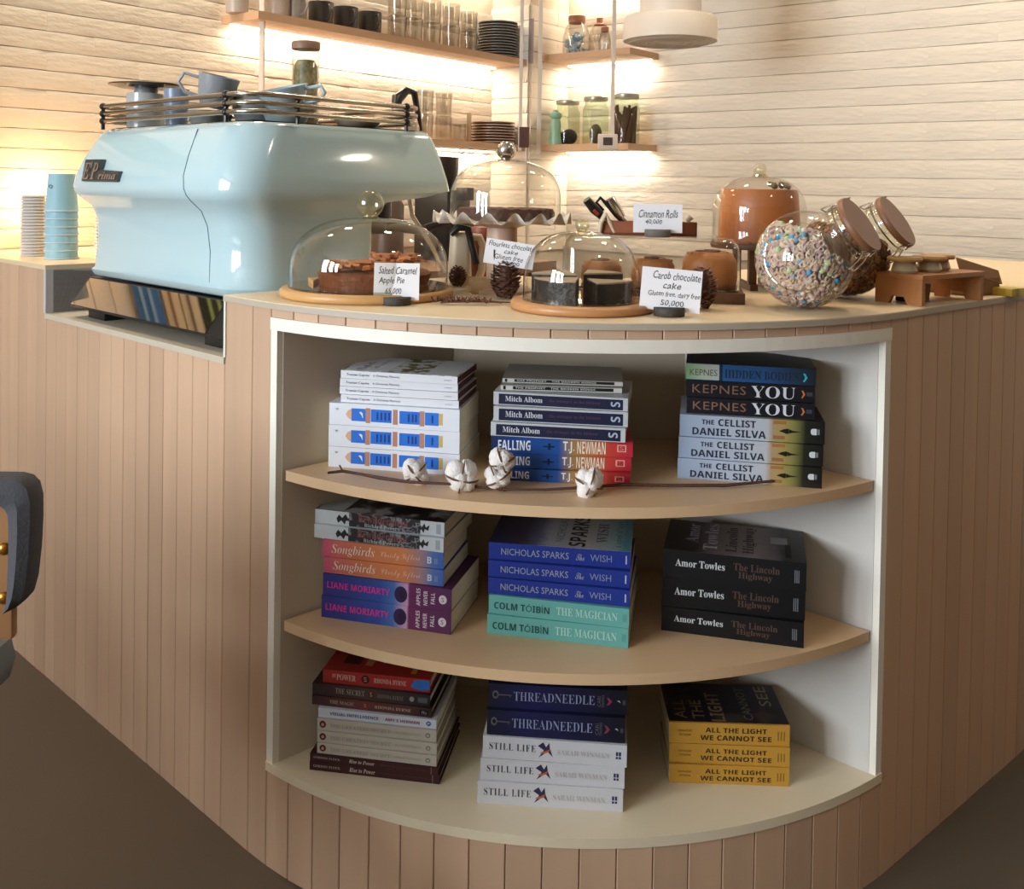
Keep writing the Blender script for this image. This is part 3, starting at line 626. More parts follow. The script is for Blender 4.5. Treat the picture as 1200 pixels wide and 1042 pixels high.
stack(Z2, [
 ((376.6, 723, 528.2, 744.2), 697, 'liane', 'indigo and purple novel with magenta lettering, at the foot of its stack'),
 ((378.4, 697, 528.8, 717.6), 671.4, 'liane', 'indigo and purple novel with magenta lettering, right under the orange books'),
 ((379.3, 670.8, 519.6, 687.7), 652, 'song', 'pink and orange novel with blue spine end, lower of the two'),
 ((377.5, 651.6, 519.6, 667.2), 632.3, 'song', 'pink and orange novel with blue spine end, upper of the two'),
 ((368.3, 629.6, 519.6, 648), 613.6, 'bewild', 'white book with dark floral spine, resting on the orange books'),
 ((369.3, 612.5, 520.5, 629.6), 596, 'bewild', 'white book with dark floral cover, topmost of the middle left stack'),
])
stack(Z2, [
 ((570.7, 742.4, 736, 760.2), 719.4, 'magician', 'teal novel at the very bottom of the centre stack on the middle shelf'),
 ((572.6, 718.4, 736.9, 736.6), 696.4, 'magician', 'teal novel directly under the royal blue books'),
 ((572, 695.4, 737.8, 711.7), 676.3, 'wish', 'royal blue paperback with silver lettering, resting on the teal books'),
 ((572, 675.3, 738.2, 689.7), 656, 'wish', 'royal blue paperback with silver lettering, middle one of three'),
 ((572.6, 654.8, 738.8, 667), 635, 'wish', 'royal blue paperback on top of its stack, pale misty cover showing'),
])
stack(Z2, [
 ((774.9, 738.6, 941.7, 760.2), 709.8, 'amor', 'thick black novel with white author lettering, lowest of three'),
 ((775.3, 709.8, 943.2, 727.6), 675.9, 'amor', 'thick black novel with white author lettering, middle one of three'),
 ((776.5, 675.9, 944.6, 694.5), 642.7, 'amor', 'thick black novel on top of its stack, dark photographic cover showing'),
])
stack(ZB, [
 ((362.8, 902.2, 515, 919.6), 891.6, 'lamp', 'dark maroon hardback lying on the white niche floor, lower of the two', dict(hard=True, dr=.72)),
 ((363.2, 891.2, 513.2, 909.5), 882, 'lamp', 'dark maroon hardback directly under the grey linen books', dict(hard=True, dr=.72)),
 ((371.6, 882.5, 511.3, 898.9), 870, 'secret', 'pale grey hardback with maroon seal, lowest of three', dict(hard=True, dr=.74)),
 ((371.6, 869.2, 511.7, 884.8), 856.3, 'secret', 'pale grey hardback with maroon seal, middle one of three', dict(hard=True, dr=.74)),
 ((371.6, 855, 511.3, 870), 841.7, 'secret', 'pale grey hardback with maroon seal, under the white blue-lettered book', dict(hard=True, dr=.74)),
 ((372.9, 840, 511.3, 854.9), 829.2, 'visual', 'white paperback with blue and red spine lettering in the bottom left stack', dict(dr=.78)),
 ((365.6, 825.5, 505.8, 841.7), 814.5, 'magic', 'brown-red hardback lying on the white paperback', dict(hard=True, dr=.72)),
 ((366, 813.5, 503.5, 829), 800, 'secretdark', 'dark brown-grey hardback directly under the red book', dict(hard=True, dr=.72)),
 ((378.4, 799.5, 504, 812.3), 784, 'power', 'red hardback with blue corner, topmost of the bottom left stack', dict(hard=True, dr=.72)),
])
stack(ZB, [
 ((559.3, 941.3, 729.8, 952.3), 914.8, 'still', 'white novel with a small dark bird, lowest of three on niche floor'),
 ((562.9, 913.5, 731.6, 924.8), 888.2, 'still', 'white novel with a small dark bird, middle one of three'),
 ((565.7, 887.3, 734.3, 900), 861.6, 'still', 'white novel with a small dark bird, directly under the navy books'),
 ((570.3, 860.7, 732.5, 871.7), 831.3, 'thread', 'navy novel with silver lettering and a key, lower of the two'),
 ((572, 829, 735.3, 838.3), 800.5, 'thread', 'navy novel with silver lettering and a key, topmost under the shelf'),
])
stack(ZB, [
 ((784, 917, 924.4, 922), 895, 'light', 'yellow paperback lying on the niche floor, lowest of three'),
 ((784, 893, 925.2, 899.4), 870.4, 'light', 'yellow paperback, middle one of three at bottom right'),
 ((784, 870.4, 925.2, 875), 846, 'light', 'yellow paperback on top of its stack, dark night cover showing'),
])
exec_after_books = True

# ------------------------------------------------------------------ cotton branch on the upper niche shelf
def P3(x, y, Y): return ony(x, y, Y)
cb = thing('cotton_branch', 'dried cotton branch with white bolls lying before the books on the upper niche shelf', 'dried branch', onz(600, 572, Z1))
o0 = Vector(cb.location)
m_twig = M('dry_twig', '#4e3024', .7, noise=.15, bump=.2)
def tw(pts, r): return link('stem', tube([p-o0 for p in pts], r, 7), m_twig, cb)
zst = Z1+.007
left = [onz(x, y, zst) for x, y in ((384, 545), (402, 541), (425, 545), (445, 550), (480, 552), (524, 548))]
left = [onz(384, 557, zst), onz(402, 555, zst), onz(425, 559, zst), onz(445, 563, zst), onz(480, 568, zst+.004), onz(524, 570, zst), onz(560, 572, zst)]
for p in left: p.z += .004
tw(left, [.0022, .0028, .0024, .003, .0026, .0022, .002])
right = [onz(x, y, zst) for x, y in ((555, 571), (600, 574), (640, 574), (690, 571), (730, 568), (780, 569), (850, 569), (915, 563))]
tw(right, [.002, .002, .0022, .0026, .003, .0028, .003, .002])
tw([onz(402, 555, zst)+Vector((0, 0, .003)), onz(398, 551, zst)+Vector((0, 0, .008))], .0015)
m_cot = M('cotton', '#ece6e2', .95, noise=.03, bump=.35, bscale=260, sheen=.3)
m_husk = M('cotton_husk', '#6a4a34', .8, noise=.15)
def boll(px, py, w, h, k, lift=0):
    c = onz(px, py, Z1); c.z += w*.55+lift; r = random.Random(k); bm = bmesh.new()
    for j in range(5):
        a = j*2*PI/5+k; ball_bm(bm, (math.cos(a)*w*.24, math.sin(a)*w*.2, math.sin(a*1.7+k)*h*.22), w*.42*r.uniform(.9, 1.1), 14, 10, (1, 1, h/w))
    for v in bm.verts: v.co += Vector((r.uniform(-1, 1), r.uniform(-1, 1), r.uniform(-1, 1)))*.0008
    b = link('cotton_boll', finish(bm, 'cotton_boll', True, 80), m_cot, cb, c-o0)
    bm = bmesh.new()
    for j in range(4):
        a = j*PI/2+k*.7; s = math.sin(a)
        pts = [Vector((w*.62*math.cos(a)*q1, -w*.1-w*.55*q2, w*.62*s*q1+w*.02)) for q1, q2 in ((.15, 1.0), (.5, .95), (.95, .4), (1.15, -.2))]
        tube_bm(bm, pts if j % 2 else pts[1:], [.0010, .0016, .0018, .0006] if j % 2 else [.0012, .0016, .0006], 6)
    link('husk', finish(bm, 'husk', True), m_husk, b)
boll(487, 566, .034, .040, 1); boll(541, 575, .040, .042, 2); boll(583, 574, .036, .030, 3); boll(588, 573, .034, .032, 5, .028); boll(690, 580, .036, .045, 4)
hk = bmesh.new(); c0 = onz(586, 571, Z1)-o0
for j in range(6): tube_bm(hk, [c0+Vector((.004*math.cos(j), -.004, .018+.004*math.sin(j))), c0+Vector((.016*math.cos(j*1.1), -.008, .03+.012*math.sin(j*1.1))), c0+Vector((.02*math.cos(j*1.1), 0, .036+.02*math.sin(j*1.1)))], [.002, .004, .001], 6)
link('husk', finish(hk, 'husk', True), M('pale_husk', '#a07c66', .8, noise=.15), cb)

# ------------------------------------------------------------------ espresso machine
MQ = lw(.098, .022)
mach = thing('espresso_machine', 'glossy pale blue espresso machine with cups on its railed top, on the counter ledge', 'coffee machine', (MQ[0], MQ[1], ZN), math.atan2(WL[1], WL[0])+PI)
# local: -x runs away along the wall (a), so use x = -a ; y = -depth -> check below
def ML(a, b, z): return Vector((-a, -b, z-ZN))  # rotated by 180 deg + wing angle: +x = -WL ; +y = -IL*...
# local +x = -WL direction; local +y = rot90(-WL) ; depth direction IL must be found
lx = (-WL[0], -WL[1]); ly = (-lx[1], lx[0]); sgn = 1 if (ly[0]*IL[0]+ly[1]*IL[1]) > 0 else -1
def ML(a, b, z): return Vector((-a, sgn*b, z-ZN))
m_mach = M('machine_enamel', '#b8d4dc', .14, coat=1)
rings = []
AL = .73; ZTOP = 1.318
for z, off, dep, rad in ((.972, .045, .36, .10), (.978, .034, .365, .11), (.990, .030, .365, .11), (.996, .036, .36, .11), (1.06, .042, .36, .11), (1.11, .040, .36, .11), (1.140, .030, .365, .11), (1.160, .010, .39, .115), (1.172, .002, .50, .12), (1.185, .0, .565, .12), (1.21, .004, .56, .12), (1.25, .018, .55, .12), (1.285, .034, .54, .12), (1.308, .046, .53, .11), (ZTOP, .058, .52, .10)):
    o2 = off*.6
    pts = rrect(o2, AL-off, off, dep, (.045, .02, .02, rad*.78), z, 8)
    # square corners on the barista side
    rings.append([ML(x, y, zz) for x, y, zz in pts])
link('body', loft(rings, 'body', ang=60), m_mach, mach)
# seams of the corner cover
seam = []
for z, off in ((1.305, .043), (1.285, .034), (1.25, .018), (1.21, .004), (1.185, 0), (1.172, .002), (1.160, .01), (1.14, .03), (1.11, .040), (1.06, .042), (.998, .037)):
    k = max(0, min(1, (1.19-z)/.19)); seam.append(ML(.185+.02*abs(z-1.19)/.12-(.075*(k**.7)), off-.0003, z))
link('seam', tube(seam, .0010, 6), M('seam_grey', '#54666e', .6), mach)  # blue-grey line along the joint of the cover
def badge_fn(a0, a1, z0, z1, yy):
    return lambda a, b: tuple(ML(a0+(a1-a0)*a-.006*b, yy+.012*max(0, (z0+(z1-z0)*b-1.21))/.04*.4, z0+(z1-z0)*b))
bpl = [ML(.640, -.0045, 1.195), ML(.634, .002, 1.245), ML(.555, .002, 1.245), ML(.555, -.003, 1.222), ML(.455, -.003, 1.218), ML(.460, -.0045, 1.195)]
me = bpy.data.meshes.new('badge_plate'); bk = [p+Vector((0, sgn*.012, 0)) for p in bpl]
me.from_pydata([tuple(p) for p in bpl+bk], [], [(0, 1, 2, 3, 4, 5)]+[(i, 6+i, 6+(i+1) % 6, (i+1) % 6) for i in range(6)]); me.update()
link('badge_plate', me, M('badge_dark', '#5a5c5c', .3, metal=.7), mach)
link('badge_lettering', text_mesh("E'P", badge_fn(.634, .556, 1.2, 1.24, -.007), 'italic', .01), M('badge_chrome', '#c4b8b0', .2, metal=.9), mach)
link('badge_lettering', text_mesh("rima", badge_fn(.552, .466, 1.2, 1.217, -.007), 'italic', .01), MATS['badge_chrome'], mach)
# mirror-polished drip tray front
tr = [(.045, .965), (.0, .905), (.006, .898)]
def slantbox(a0, a1, prof, name, mat):
    rr = [[ML(a, b, z) for b, z in prof] for a in (a0, a1)]
    return link(name, loft(rr, name, ang=20), mat, mach)
slantbox(.02, AL-.035, [(.045, .968), (-.004, .906), (.004, .899), (.35, .899), (.35, .968)], 'tray_housing', m_black)
slantbox(.085, AL-.038, [(.0405, .9655), (-.0055, .9075), (-.0035, .9065), (.0435, .9645)], 'mirror_panel', M('mirror_steel', '#d0c8bc', .04, metal=1))
slantbox(.09, AL-.045, [(-.003, .905), (.012, .900), (.014, .902), (0, .907)], 'mirror_panel', MATS['mirror_steel'])
for a in (.045, AL-.16):
    link('foot', box(-a-.085, -a, min(sgn*.02, sgn*.1), max(sgn*.02, sgn*.1), .0005, .023, .002), m_black, mach)
for a in (.06, AL-.14):
    link('foot', box(-a-.06, -a, min(sgn*.28, sgn*.34), max(sgn*.28, sgn*.34), .0005, .023, .002), m_black, mach)
# cup rail: three bars round the top
for k, z in enumerate((1.336, 1.353, 1.370)):
    e = .012*k
    pts = [ML(x, y, z) for x, y, _ in rrect(.02, AL-.045+e*.2, .045, .50, .06, z, 6)]
    link('cup_rail', tube(pts, .0052, 8, closed=True), m_steel, mach)
for a, b in ((.10, .045), (.025, .16), (.02, .44), (AL-.09, .045), (AL-.05, .4)):
    bm = bmesh.new()
    for z in (1.336, 1.353, 1.370): ball_bm(bm, ML(a, b, z), .0085, 10, 8)
    tube_bm(bm, [ML(a, b, ZTOP-.002), ML(a, b, 1.374)], .0045, 8)
    link('rail_post', finish(bm, 'rail_post', True), m_black, mach)
link('cup_tray', box(-AL+.08, -.06, min(sgn*.08, sgn*.5), max(sgn*.08, sgn*.5), ZTOP-ZN, ZTOP-ZN+.004), m_black, mach)
for a in (.16, .48):
    gh = link('group_head', lathe([(0, 1.085), (.034, 1.085), (.036, 1.12), (.045, 1.125), (.045, 1.17)], 24), m_black, mach, ML(a, .46, ZN))
    gh.location.z = -ZN
    link('portafilter_handle', tube([(0, 0, 1.10), (.0, sgn*.06, 1.10), (.0, sgn*.15, 1.09)], [.008, .011, .013], 10), m_black, gh)
link('steam_wand', tube([ML(.03, .46, 1.17), ML(.03, .47, 1.13), ML(.02, .52, 1.06), ML(.02, .56, 1.0)], .005, 8), m_chrome, mach)
link('lever', tube([ML(.02, .50, 1.10), ML(.0, .56, 1.12), ML(-.01, .60, 1.07), ML(-.01, .61, 1.02)], [.01, .012, .011, .009], 8), m_black, mach)

def world_on_machine(a, b, z):
    return mach_matrix @ ML(a, b, z)
mach_matrix = Matrix.Translation(mach.location) @ Matrix.Rotation(mach.rotation_euler.z, 4, 'Z')
ZC = ZTOP+.0045
def cup(name, label, loc, r0, r1, h, mat, inner=None, handle=True, rz=0, rot=None, cat='cup', group=None, hr=.42):
    t = thing(name, label, cat, loc, rz, group, rot)
    link('bowl', lathe([(0, 0), (r0, 0), (r0+(r1-r0)*.6, h*.4), (r1, h), (r1-.003, h), (r0+(r1-r0)*.6-.003, h*.4), (r0-.004, .004), (0, .004)], 28), mat, t)
    if handle:
        pts = [(r0+(r1-r0)*.9-.001, 0, h*.82), (r1+h*hr, 0, h*.85), (r1+h*(hr+.12), 0, h*.55), (r1+h*hr*.7, 0, h*.28), (r0+(r1-r0)*.5-.001, 0, h*.25)]
        link('handle', tube(pts, .004, 8), mat, t)
    return t
m_greycup = M('grey_glaze', '#8f9498', .25, coat=.4)
m_bluecup = M('blue_glaze', '#a3bcc6', .25, coat=.4)
def on_mach(px, b=None, a=None, z=ZC):
    """point on the machine top in picture column px at depth b (or at distance a from the near side)"""
    r_ = ray(px, 110); p0 = Vector((MQ[0], MQ[1]))
    if b is not None: k = isect((0, 0), (r_.x, r_.y), (p0.x+IL[0]*b, p0.y+IL[1]*b), WL)
    else: k = isect((0, 0), (r_.x, r_.y), (p0.x+WL[0]*a, p0.y+WL[1]*a), IL)
    return Vector((k[0], k[1], z))
# jar with a dark saucer lid (brewer)
p = on_mach(171, b=.14)
t = thing('brewer', 'glass coffee dripper under a wide black lid, on top of the espresso machine', 'coffee dripper', p)
link('vessel', lathe([(0, 0), (.043, 0), (.045, .05), (.043, .083), (.040, .083), (.041, .05), (.040, .004), (0, .004)], 28), M('frosted_vessel', '#b5b8b8', .2, coat=.3), t)
link('neck', lathe([(.028, .083), (.026, .098), (.023, .098), (.023, .083)], 24), M('neck', '#8c8c90', .3), t)
link('lid', lathe([(0, .097), (.062, .097), (.084, .102), (.085, .105), (.045, .110), (0, .110)], 36), M('dark_lid', '#352f2c', .25), t)
cup('glass_cup', 'blue-grey cup between the black-lidded dripper and the tilted grey mug', on_mach(207, b=.14), .024, .028, .086, M('blue_grey', '#7c8ca4', .3), handle=False)
def tilted(px, py, Y, *a, **k): pass
c1 = cup('mug', 'grey mug lying tilted behind the rail of the espresso machine', on_mach(250, b=.13, z=ZC+.036), .028, .044, .070, m_greycup, rot=(math.radians(-6), math.radians(-12), math.radians(188)))
cup('mug', 'light grey cup standing upright under the tilted grey mug', on_mach(243, b=.16), .032, .042, .034, M('lgrey_glaze', '#a8a8a4', .3), handle=False)
cup('bowl', 'small grey cup stacked upside down behind the corner of the rail', on_mach(298, b=.22, z=ZC), .036, .052, .072, m_greycup, handle=False, rz=1)
c2 = cup('cup', 'wide pale blue cup with white inside, tilted, behind the side rail', on_mach(337, b=.25, z=ZC+.030), .028, .056, .054, m_bluecup, rot=(math.radians(12), math.radians(-8), math.radians(-12)), hr=.6)
cup('cup', 'pale blue cup standing behind the side rail under the tilted one', on_mach(336, b=.25), .034, .050, .026, M('bluecup_b', '#a8b8b8', .3), handle=False)
cup('saucer', 'stack of thin saucers on the far end of the machine top', on_mach(420, b=.40), .03, .055, .02, M('saucer_glaze', '#b9a68e', .3), handle=False, cat='saucer')

# ------------------------------------------------------------------ paper cups and lids at the left end of the counter
def stacked(name, label, loc, n, r0, r1, h, pitch, mat, lipmat, cat, down, part):
    t = thing(name, label, cat, loc)
    for i in range(n):
        if down:
            z = i*pitch; pr = [(r1, z), (r1+.0015, z+.001), (r1+.0015, z+.003), (r1-.001, z+.004), (r0, z+h), (0, z+h)]
            pr2 = [(r1-.001, z+.004), (r0, z+h), (0, z+h)]
            hh = h if i == n-1 else pitch
            rr = r1-.001+(r0-r1)*hh/h
            body = lathe([(r1-.0015, z+.003), (rr, z+hh)]+([(0, z+hh)] if i == n-1 else []), 28)
        else:
            z = i*pitch; body = lathe([(r0, z), (r1, z+pitch*.8)], 28)
        b = link(part, body, mat, t)
        link('rim', lathe([(r1-.002, z+.0005), (r1+.0022, z+.001), (r1+.0022, z+.0035), (r1-.002, z+.004)], 28), lipmat, b)
    return t
m_pcup = M('blue_paper_cup', '#92bccb', .55, noise=.02)
pc = onz(72, 303, ZT)
t = thing('paper_cup_stack', 'stack of pale blue paper cups upside down beside the espresso machine', 'paper cups', pc)
n = 7; r1 = .0415; r0 = .0335; h = .098; pitch = .0205
for i in range(n):
    z = i*pitch; hh = h if i == n-1 else pitch; rr = r1+(r0-r1)*hh/h
    c = link('cup', lathe([(r1-.0012, z+.001), (rr-.0012, z+hh)]+([(0, z+hh)] if i == n-1 else []), 32), m_pcup, t)
    link('rim', lathe([(r1-.002, z+.0003), (r1+.0012, z+.0008), (r1+.0012, z+.003), (r1-.002, z+.0036)], 32), M('cup_rim', '#c4d4da', .5), c)
link('printed_mark', tube([pc*0+Vector((-.020, -.0318, .188)), Vector((-.014, -.0345, .192)), Vector((-.008, -.0362, .189)), Vector((-.010, -.0360, .183)), Vector((-.018, -.0330, .186))], .0008, 6), m_ink, t)
wcol = M('white_lid', '#cfc9c6', .4)
def lids(label, loc, n, r, pitch):
    t = thing('lid_stack', label, 'cup lids', loc)
    for i in range(n):
        z = i*pitch
        link('lid', lathe([(r, z), (r+.0015, z+pitch*.3), (r, z+pitch*.62), (r-.004, z+pitch*.8), (0, z+pitch*.85)] if i == n-1 else [(r, z), (r+.0015, z+pitch*.3), (r, z+pitch*.62), (r-.004, z+pitch*.95)], 28), wcol, t)
lids('tall stack of white plastic cup lids at the left end of the counter', onz(39, 300, ZT), 20, .031, .0083)
lids('stack of white lids squeezed between the blue paper cups and the espresso machine', onz(106, 305, ZT)+Vector((.03, .05, 0)), 15, .036, .0083)
# small globe lamp behind the cups
q_ = (CL[0]+NL[0]*.075, CL[1]+NL[1]*.075); r_ = ray(50, 200); lp = Vector((*isect((0, 0), (r_.x, r_.y), q_, DL), ZT))
t = thing('globe_lamp', 'small glowing warm globe lamp standing behind the paper cups against the brick wall', 'lamp', lp)
link('base', lathe([(0, 0), (.03, 0), (.03, .008), (.008, .014), (.008, .04), (0, .04)], 20), m_steel, t)
bm = bmesh.new(); ball_bm(bm, (0, 0, .085), .034, 20, 14); link('globe', finish(bm, 'globe', True), M('glowing_globe', '#ffb468', .4, emit=5), t)
l = bpy.data.lights.new('globe_light', 'POINT'); l.energy = 5; l.color = (1, .52, .2); l.shadow_soft_size = .05
lo = bpy.data.objects.new('globe_light', l); COL.objects.link(lo); lo.location = (0.0, -.0, .15); lo.parent = t

# ------------------------------------------------------------------ cakes, domes and boards on the counter
def knob_mesh(r, neck, z, h):
    prof = [(0, z), (neck*1.5, z), (neck, z+.006), (neck, z+h*.25)]
    for k in range(1, 12):
        a = -PI/2+PI*k/12*1.0; prof.append((max(.001, r*math.cos(a)), z+h*.25+r+r*math.sin(a)-.002))
    prof.append((0, z+h*.25+2*r-.002)); return lathe(prof, 28, ang=60)
def dome_mesh(r, h, z=0, sh=.45):
    prof = [(r, z), (r, z+h*sh*.6)]
    for k in range(1, 15):
        a = PI/2*k/14; prof.append((max(.0008, r*(math.cos(a)**.72)), z+h*sh*.6+h*(1-sh*.6)*(math.sin(a)**1.0)))
    return prof
def board(c, r, th, label, mat=m_board):
    t = thing('serving_board', label, 'cake board', c)
    link('board', lathe([(0, 0), (r-.004, 0), (r, .004), (r, th-.004), (r-.004, th), (0, th)], 56, ang=50), mat, t); return t
def dome(c, r, h, label, kr, kneck, kh, sh=.45, kmat=None):
    t = thing('glass_dome', label, 'glass dome', c)
    link('dome', lathe(dome_mesh(r, h, 0, sh), 56, caps=False, ang=80), m_glass, t)
    link('rim', lathe([(r-.001, 0), (r+.0015, 0), (r+.0015, .004), (r-.001, .004)], 56), m_knob, t)
    link('knob', knob_mesh(kr, kneck, h-.001, kh), kmat or m_knob, t); return t
# 1 apple pie
B1 = onz(430.5, 336, ZT+.016); B1.z = ZT
board(B1, .160, .016, 'round pale wooden board under the apple pie, left on the counter')
dome(B1+Vector((.003, 0, .0165)), .146, .128, 'low wide glass dome with big round knob over the apple pie', .026, .012, .012, .5)
pie = thing('apple_pie', 'salted caramel apple pie with cut slices under the left glass dome', 'pie', B1+Vector((.012, .006, .0165)))
bm = bmesh.new(); lathe_bm(bm, [(0, 0), (.098, 0), (.106, .026), (.099, .031), (0, .031)], 40)
link('crust', finish(bm, 'crust', True), M('pie_crust', '#7c4424', .6, noise=.3, scale=40, bump=.4), pie)
bm = bmesh.new(); rnd = random.Random(3)
for i in range(90):
    a = rnd.uniform(0, 2*PI); r = .096*math.sqrt(rnd.random()); s = rnd.uniform(.010, .020)
    res = bmesh.ops.create_cube(bm, size=1); mt = Matrix.Translation((r*math.cos(a), r*math.sin(a), .033+rnd.uniform(0, .012)+.012*(1 if math.cos(a-.2) > 0 else .2))) @ Matrix.Rotation(rnd.uniform(0, 6), 4, 'Z') @ Matrix.Rotation(rnd.uniform(-.5, .5), 4, 'X') @ Matrix.Diagonal((s*1.6, s*.8, s*.35, 1))
    for v in res['verts']: v.co = mt @ v.co
link('apple_topping', finish(bm, 'topping'), M('baked_apple', '#b06a34', .5, noise=.35, scale=30), pie, kind='stuff')
link('slice', prism([(-.108, -.03), (-.130, .03), (-.108, .03)], 0, .012), M('cut_apple', '#d8a868', .5), pie)
# 2 chocolate cake on a ruffled stand
Y2 = 1.92; b2 = ony(588.5, 262, Y2); C2 = Vector((b2.x, Y2, ZT))
zp = ony(589, 261, Y2).z
st = thing('cake_stand', 'white ruffled cake stand on a pale pedestal at the back of the counter', 'cake stand', C2)
def ruff(k, a, r, z):
    if k in (2, 3): return r, z+.011*math.sin(a*17)
    return r, z
pz = zp-ZT
link('plate', lathe([(0, pz), (.095, pz), (.134, pz+.010), (.136, pz+.012), (.118, pz+.006), (.09, pz+.004), (0, pz+.004)], 136, wob=ruff, ang=70), M('white_china', '#dedad2', .25, coat=.4), st)
link('pedestal', lathe([(0, 0), (.065, 0), (.065, .006), (.036, .016), (.030, .03), (.030, pz-.01), (.06, pz), (0, pz)], 36), M('pink_pedestal', '#c9aa94', .4), st)
dome(C2+Vector((.006, 0, pz+.0065)), .108, ony(594, 187, Y2).z-zp-.0065, 'tall glass dome with silver ball knob over the flourless chocolate cake', .019, .008, .006, .6, m_chrome)
ck = thing('chocolate_cake', 'dark flourless chocolate cake on the white ruffled stand', 'cake', C2+Vector((.006, 0, pz+.0065)))
bm = bmesh.new(); lathe_bm(bm, [(0, 0), (.094, 0), (.096, .014), (.092, .022), (0, .023)], 48, wob=lambda k, a, r, z: (r+.0015*math.sin(a*40), z+.001*math.sin(a*23)))
link('cake_body', finish(bm, 'cake', True, 60), M('dark_cake', '#4a2418', .7, noise=.3, scale=60, bump=.5), ck)
# 3 carob cake
B3 = onz(683, 351.5, ZT+.015); B3.z = ZT
board(B3, .124, .015, 'round wooden board under the carob chocolate cake, front of the counter', M('board_striped', '#b98556', .4, noise=.22, scale=22, stretch=(.2, 3, 1)))
dome(B3+Vector((-.003, 0, .0155)), .0995, .117, 'glass dome with small faceted knob over the carob chocolate cake', .012, .007, .006, .5)
ck = thing('carob_cake', 'almost black carob cake cut in wedges under the front glass dome', 'cake', B3+Vector((-.005, 0, .0155)))
m_carob = M('carob', '#17110f', .45, noise=.2, scale=50, bump=.3); m_icing = M('icing', '#a08c74', .5, noise=.1)
def wedge(a0, a1, r, h, dx, dy, z=0):
    n = 6; pts = [(dx, dy)]+[(dx+r*math.cos(math.radians(a0+(a1-a0)*i/n)), dy+r*math.sin(math.radians(a0+(a1-a0)*i/n))) for i in range(n+1)]
    w = link('slice', prism(pts, z, z+h), m_carob, ck); link('glaze', prism(pts, z+h, z+h+.0025), m_icing, w)
wedge(190, 262, .078, .036, -.002, 0); wedge(278, 345, .078, .034, .012, 0); wedge(20, 80, .075, .042, .006, .008); wedge(100, 170, .078, .040, -.006, .008)
# 4 cinnamon rolls in a long glass tunnel
TR0 = onz(873, 357.5, ZT); TANG = math.radians(170)
tdir = Vector((math.cos(TANG), math.sin(TANG), 0)); tang2 = TANG+PI
tray = thing('roll_tray', 'dark wooden tray holding cinnamon rolls, right of the front dome', 'tray', TR0, tang2)
TLN, TDP = .345, .165
link('tray', boxes([(-TLN, 0, 0, TDP, 0, .017), (-TLN, 0, 0, .008, .017, .020), (-TLN, 0, TDP-.008, TDP, .017, .020)]), M('dark_wood', '#6a4830', .45, noise=.15, scale=30, stretch=(.2, 2, 2)), tray)
loc = TR0+Matrix.Rotation(tang2, 3, 'Z') @ Vector((-TLN/2, TDP/2, .0205))
tun = thing('glass_cover', 'long rounded rectangular glass cover over the cinnamon rolls', 'glass cover', loc, tang2)
hz_ = ony(790, 278, TR0.y+.05).z-ZT-.0205
rg = []
for f, z in ((0, 0), (0, hz_*.75), (.004, hz_*.88), (.012, hz_*.97), (.022, hz_)): rg.append(rrect(-TLN/2+.008+f, TLN/2-.008-f, -TDP/2+.01+f, TDP/2-.01-f, .03, z, 6))
link('cover', loft(rg, 'cover', ang=80), m_glass, tun)
link('rim', loft([rrect(-TLN/2+.007, TLN/2-.007, -TDP/2+.009, TDP/2-.009, .031, z, 6) for z in (0, .003)], 'rim', ang=30), m_knob, tun)
m_bun = M('bun', '#a9672f', .5, noise=.25, scale=18, bump=.25); m_bun2 = M('bun_swirl', '#5c2c14', .5, noise=.2)
def bun(x, y, r, h, lab):
    p = TR0+Matrix.Rotation(tang2, 3, 'Z') @ Vector((x, y, .018))
    t = thing('cinnamon_roll', lab, 'pastry', p, random.uniform(0, 6))
    link('dough', lathe([(0, 0), (r*.92, 0), (r, h*.3), (r*.97, h*.75), (r*.8, h*.97), (r*.5, h), (0, h*.97)], 28, ang=80), m_bun, t)
    sp_ = [Vector((r*.85*(1-i/34)*math.cos(i*.5), r*.85*(1-i/34)*math.sin(i*.5), h*1.0+.001-.010*max(0, .6-i/34))) for i in range(32)]
    link('swirl', tube(sp_, .0025, 6), m_bun2, t)
bun(-.062, .082, .052, .072, 'large golden cinnamon roll at the right end of the tray')
bun(-.168, .09, .042, .056, 'darker cinnamon roll in the middle of the tray')
bun(-.268, .10, .040, .048, 'cinnamon roll at the left end of the tray, behind the front dome')
# 5 orange cake on a riser
Y5 = 2.1; Z5 = ony(889, 284, Y5).z; X5 = ony(889, 284, Y5).x
ris = thing('cake_riser', 'dark wooden riser carrying the tall orange cake', 'riser', (X5, Y5, ZT))
m_dk = M('riser_wood', '#54341f', .5, noise=.15, scale=25)
link('riser_top', lathe([(0, Z5-ZT-.012), (.10, Z5-ZT-.012), (.102, Z5-ZT-.006), (.10, Z5-ZT), (0, Z5-ZT)], 40), m_dk, ris)
for dx, dy in ((-.03, -.07), (.03, -.07), (-.03, .07), (.03, .07)): link('leg', box(dx-.008, dx+.008, dy-.008, dy+.008, .012, Z5-ZT-.012), m_dk, ris)
for dx in (-.03, .03): link('rail', box(dx-.008, dx+.008, -.09, .09, 0, .012), m_dk, ris)
ck = thing('layer_cake', 'tall caramel orange cake with flower sprigs on top under the rear dome', 'cake', (X5, Y5, Z5+.0005))
hc = ony(889, 222, Y5).z-Z5
link('cake_body', lathe([(0, 0), (.086, 0), (.0855, hc*.3), (.080, hc-.003), (.078, hc), (0, hc)], 48, ang=50), M('orange_frosting', '#b56a35', .45, noise=.08, scale=12, bump=.08), ck)
bm = bmesh.new()
for i in range(16): ball_bm(bm, (.02+.045*random.random(), -.05+.06*random.random(), hc+.006+.006*random.random()), .006, 8, 6)
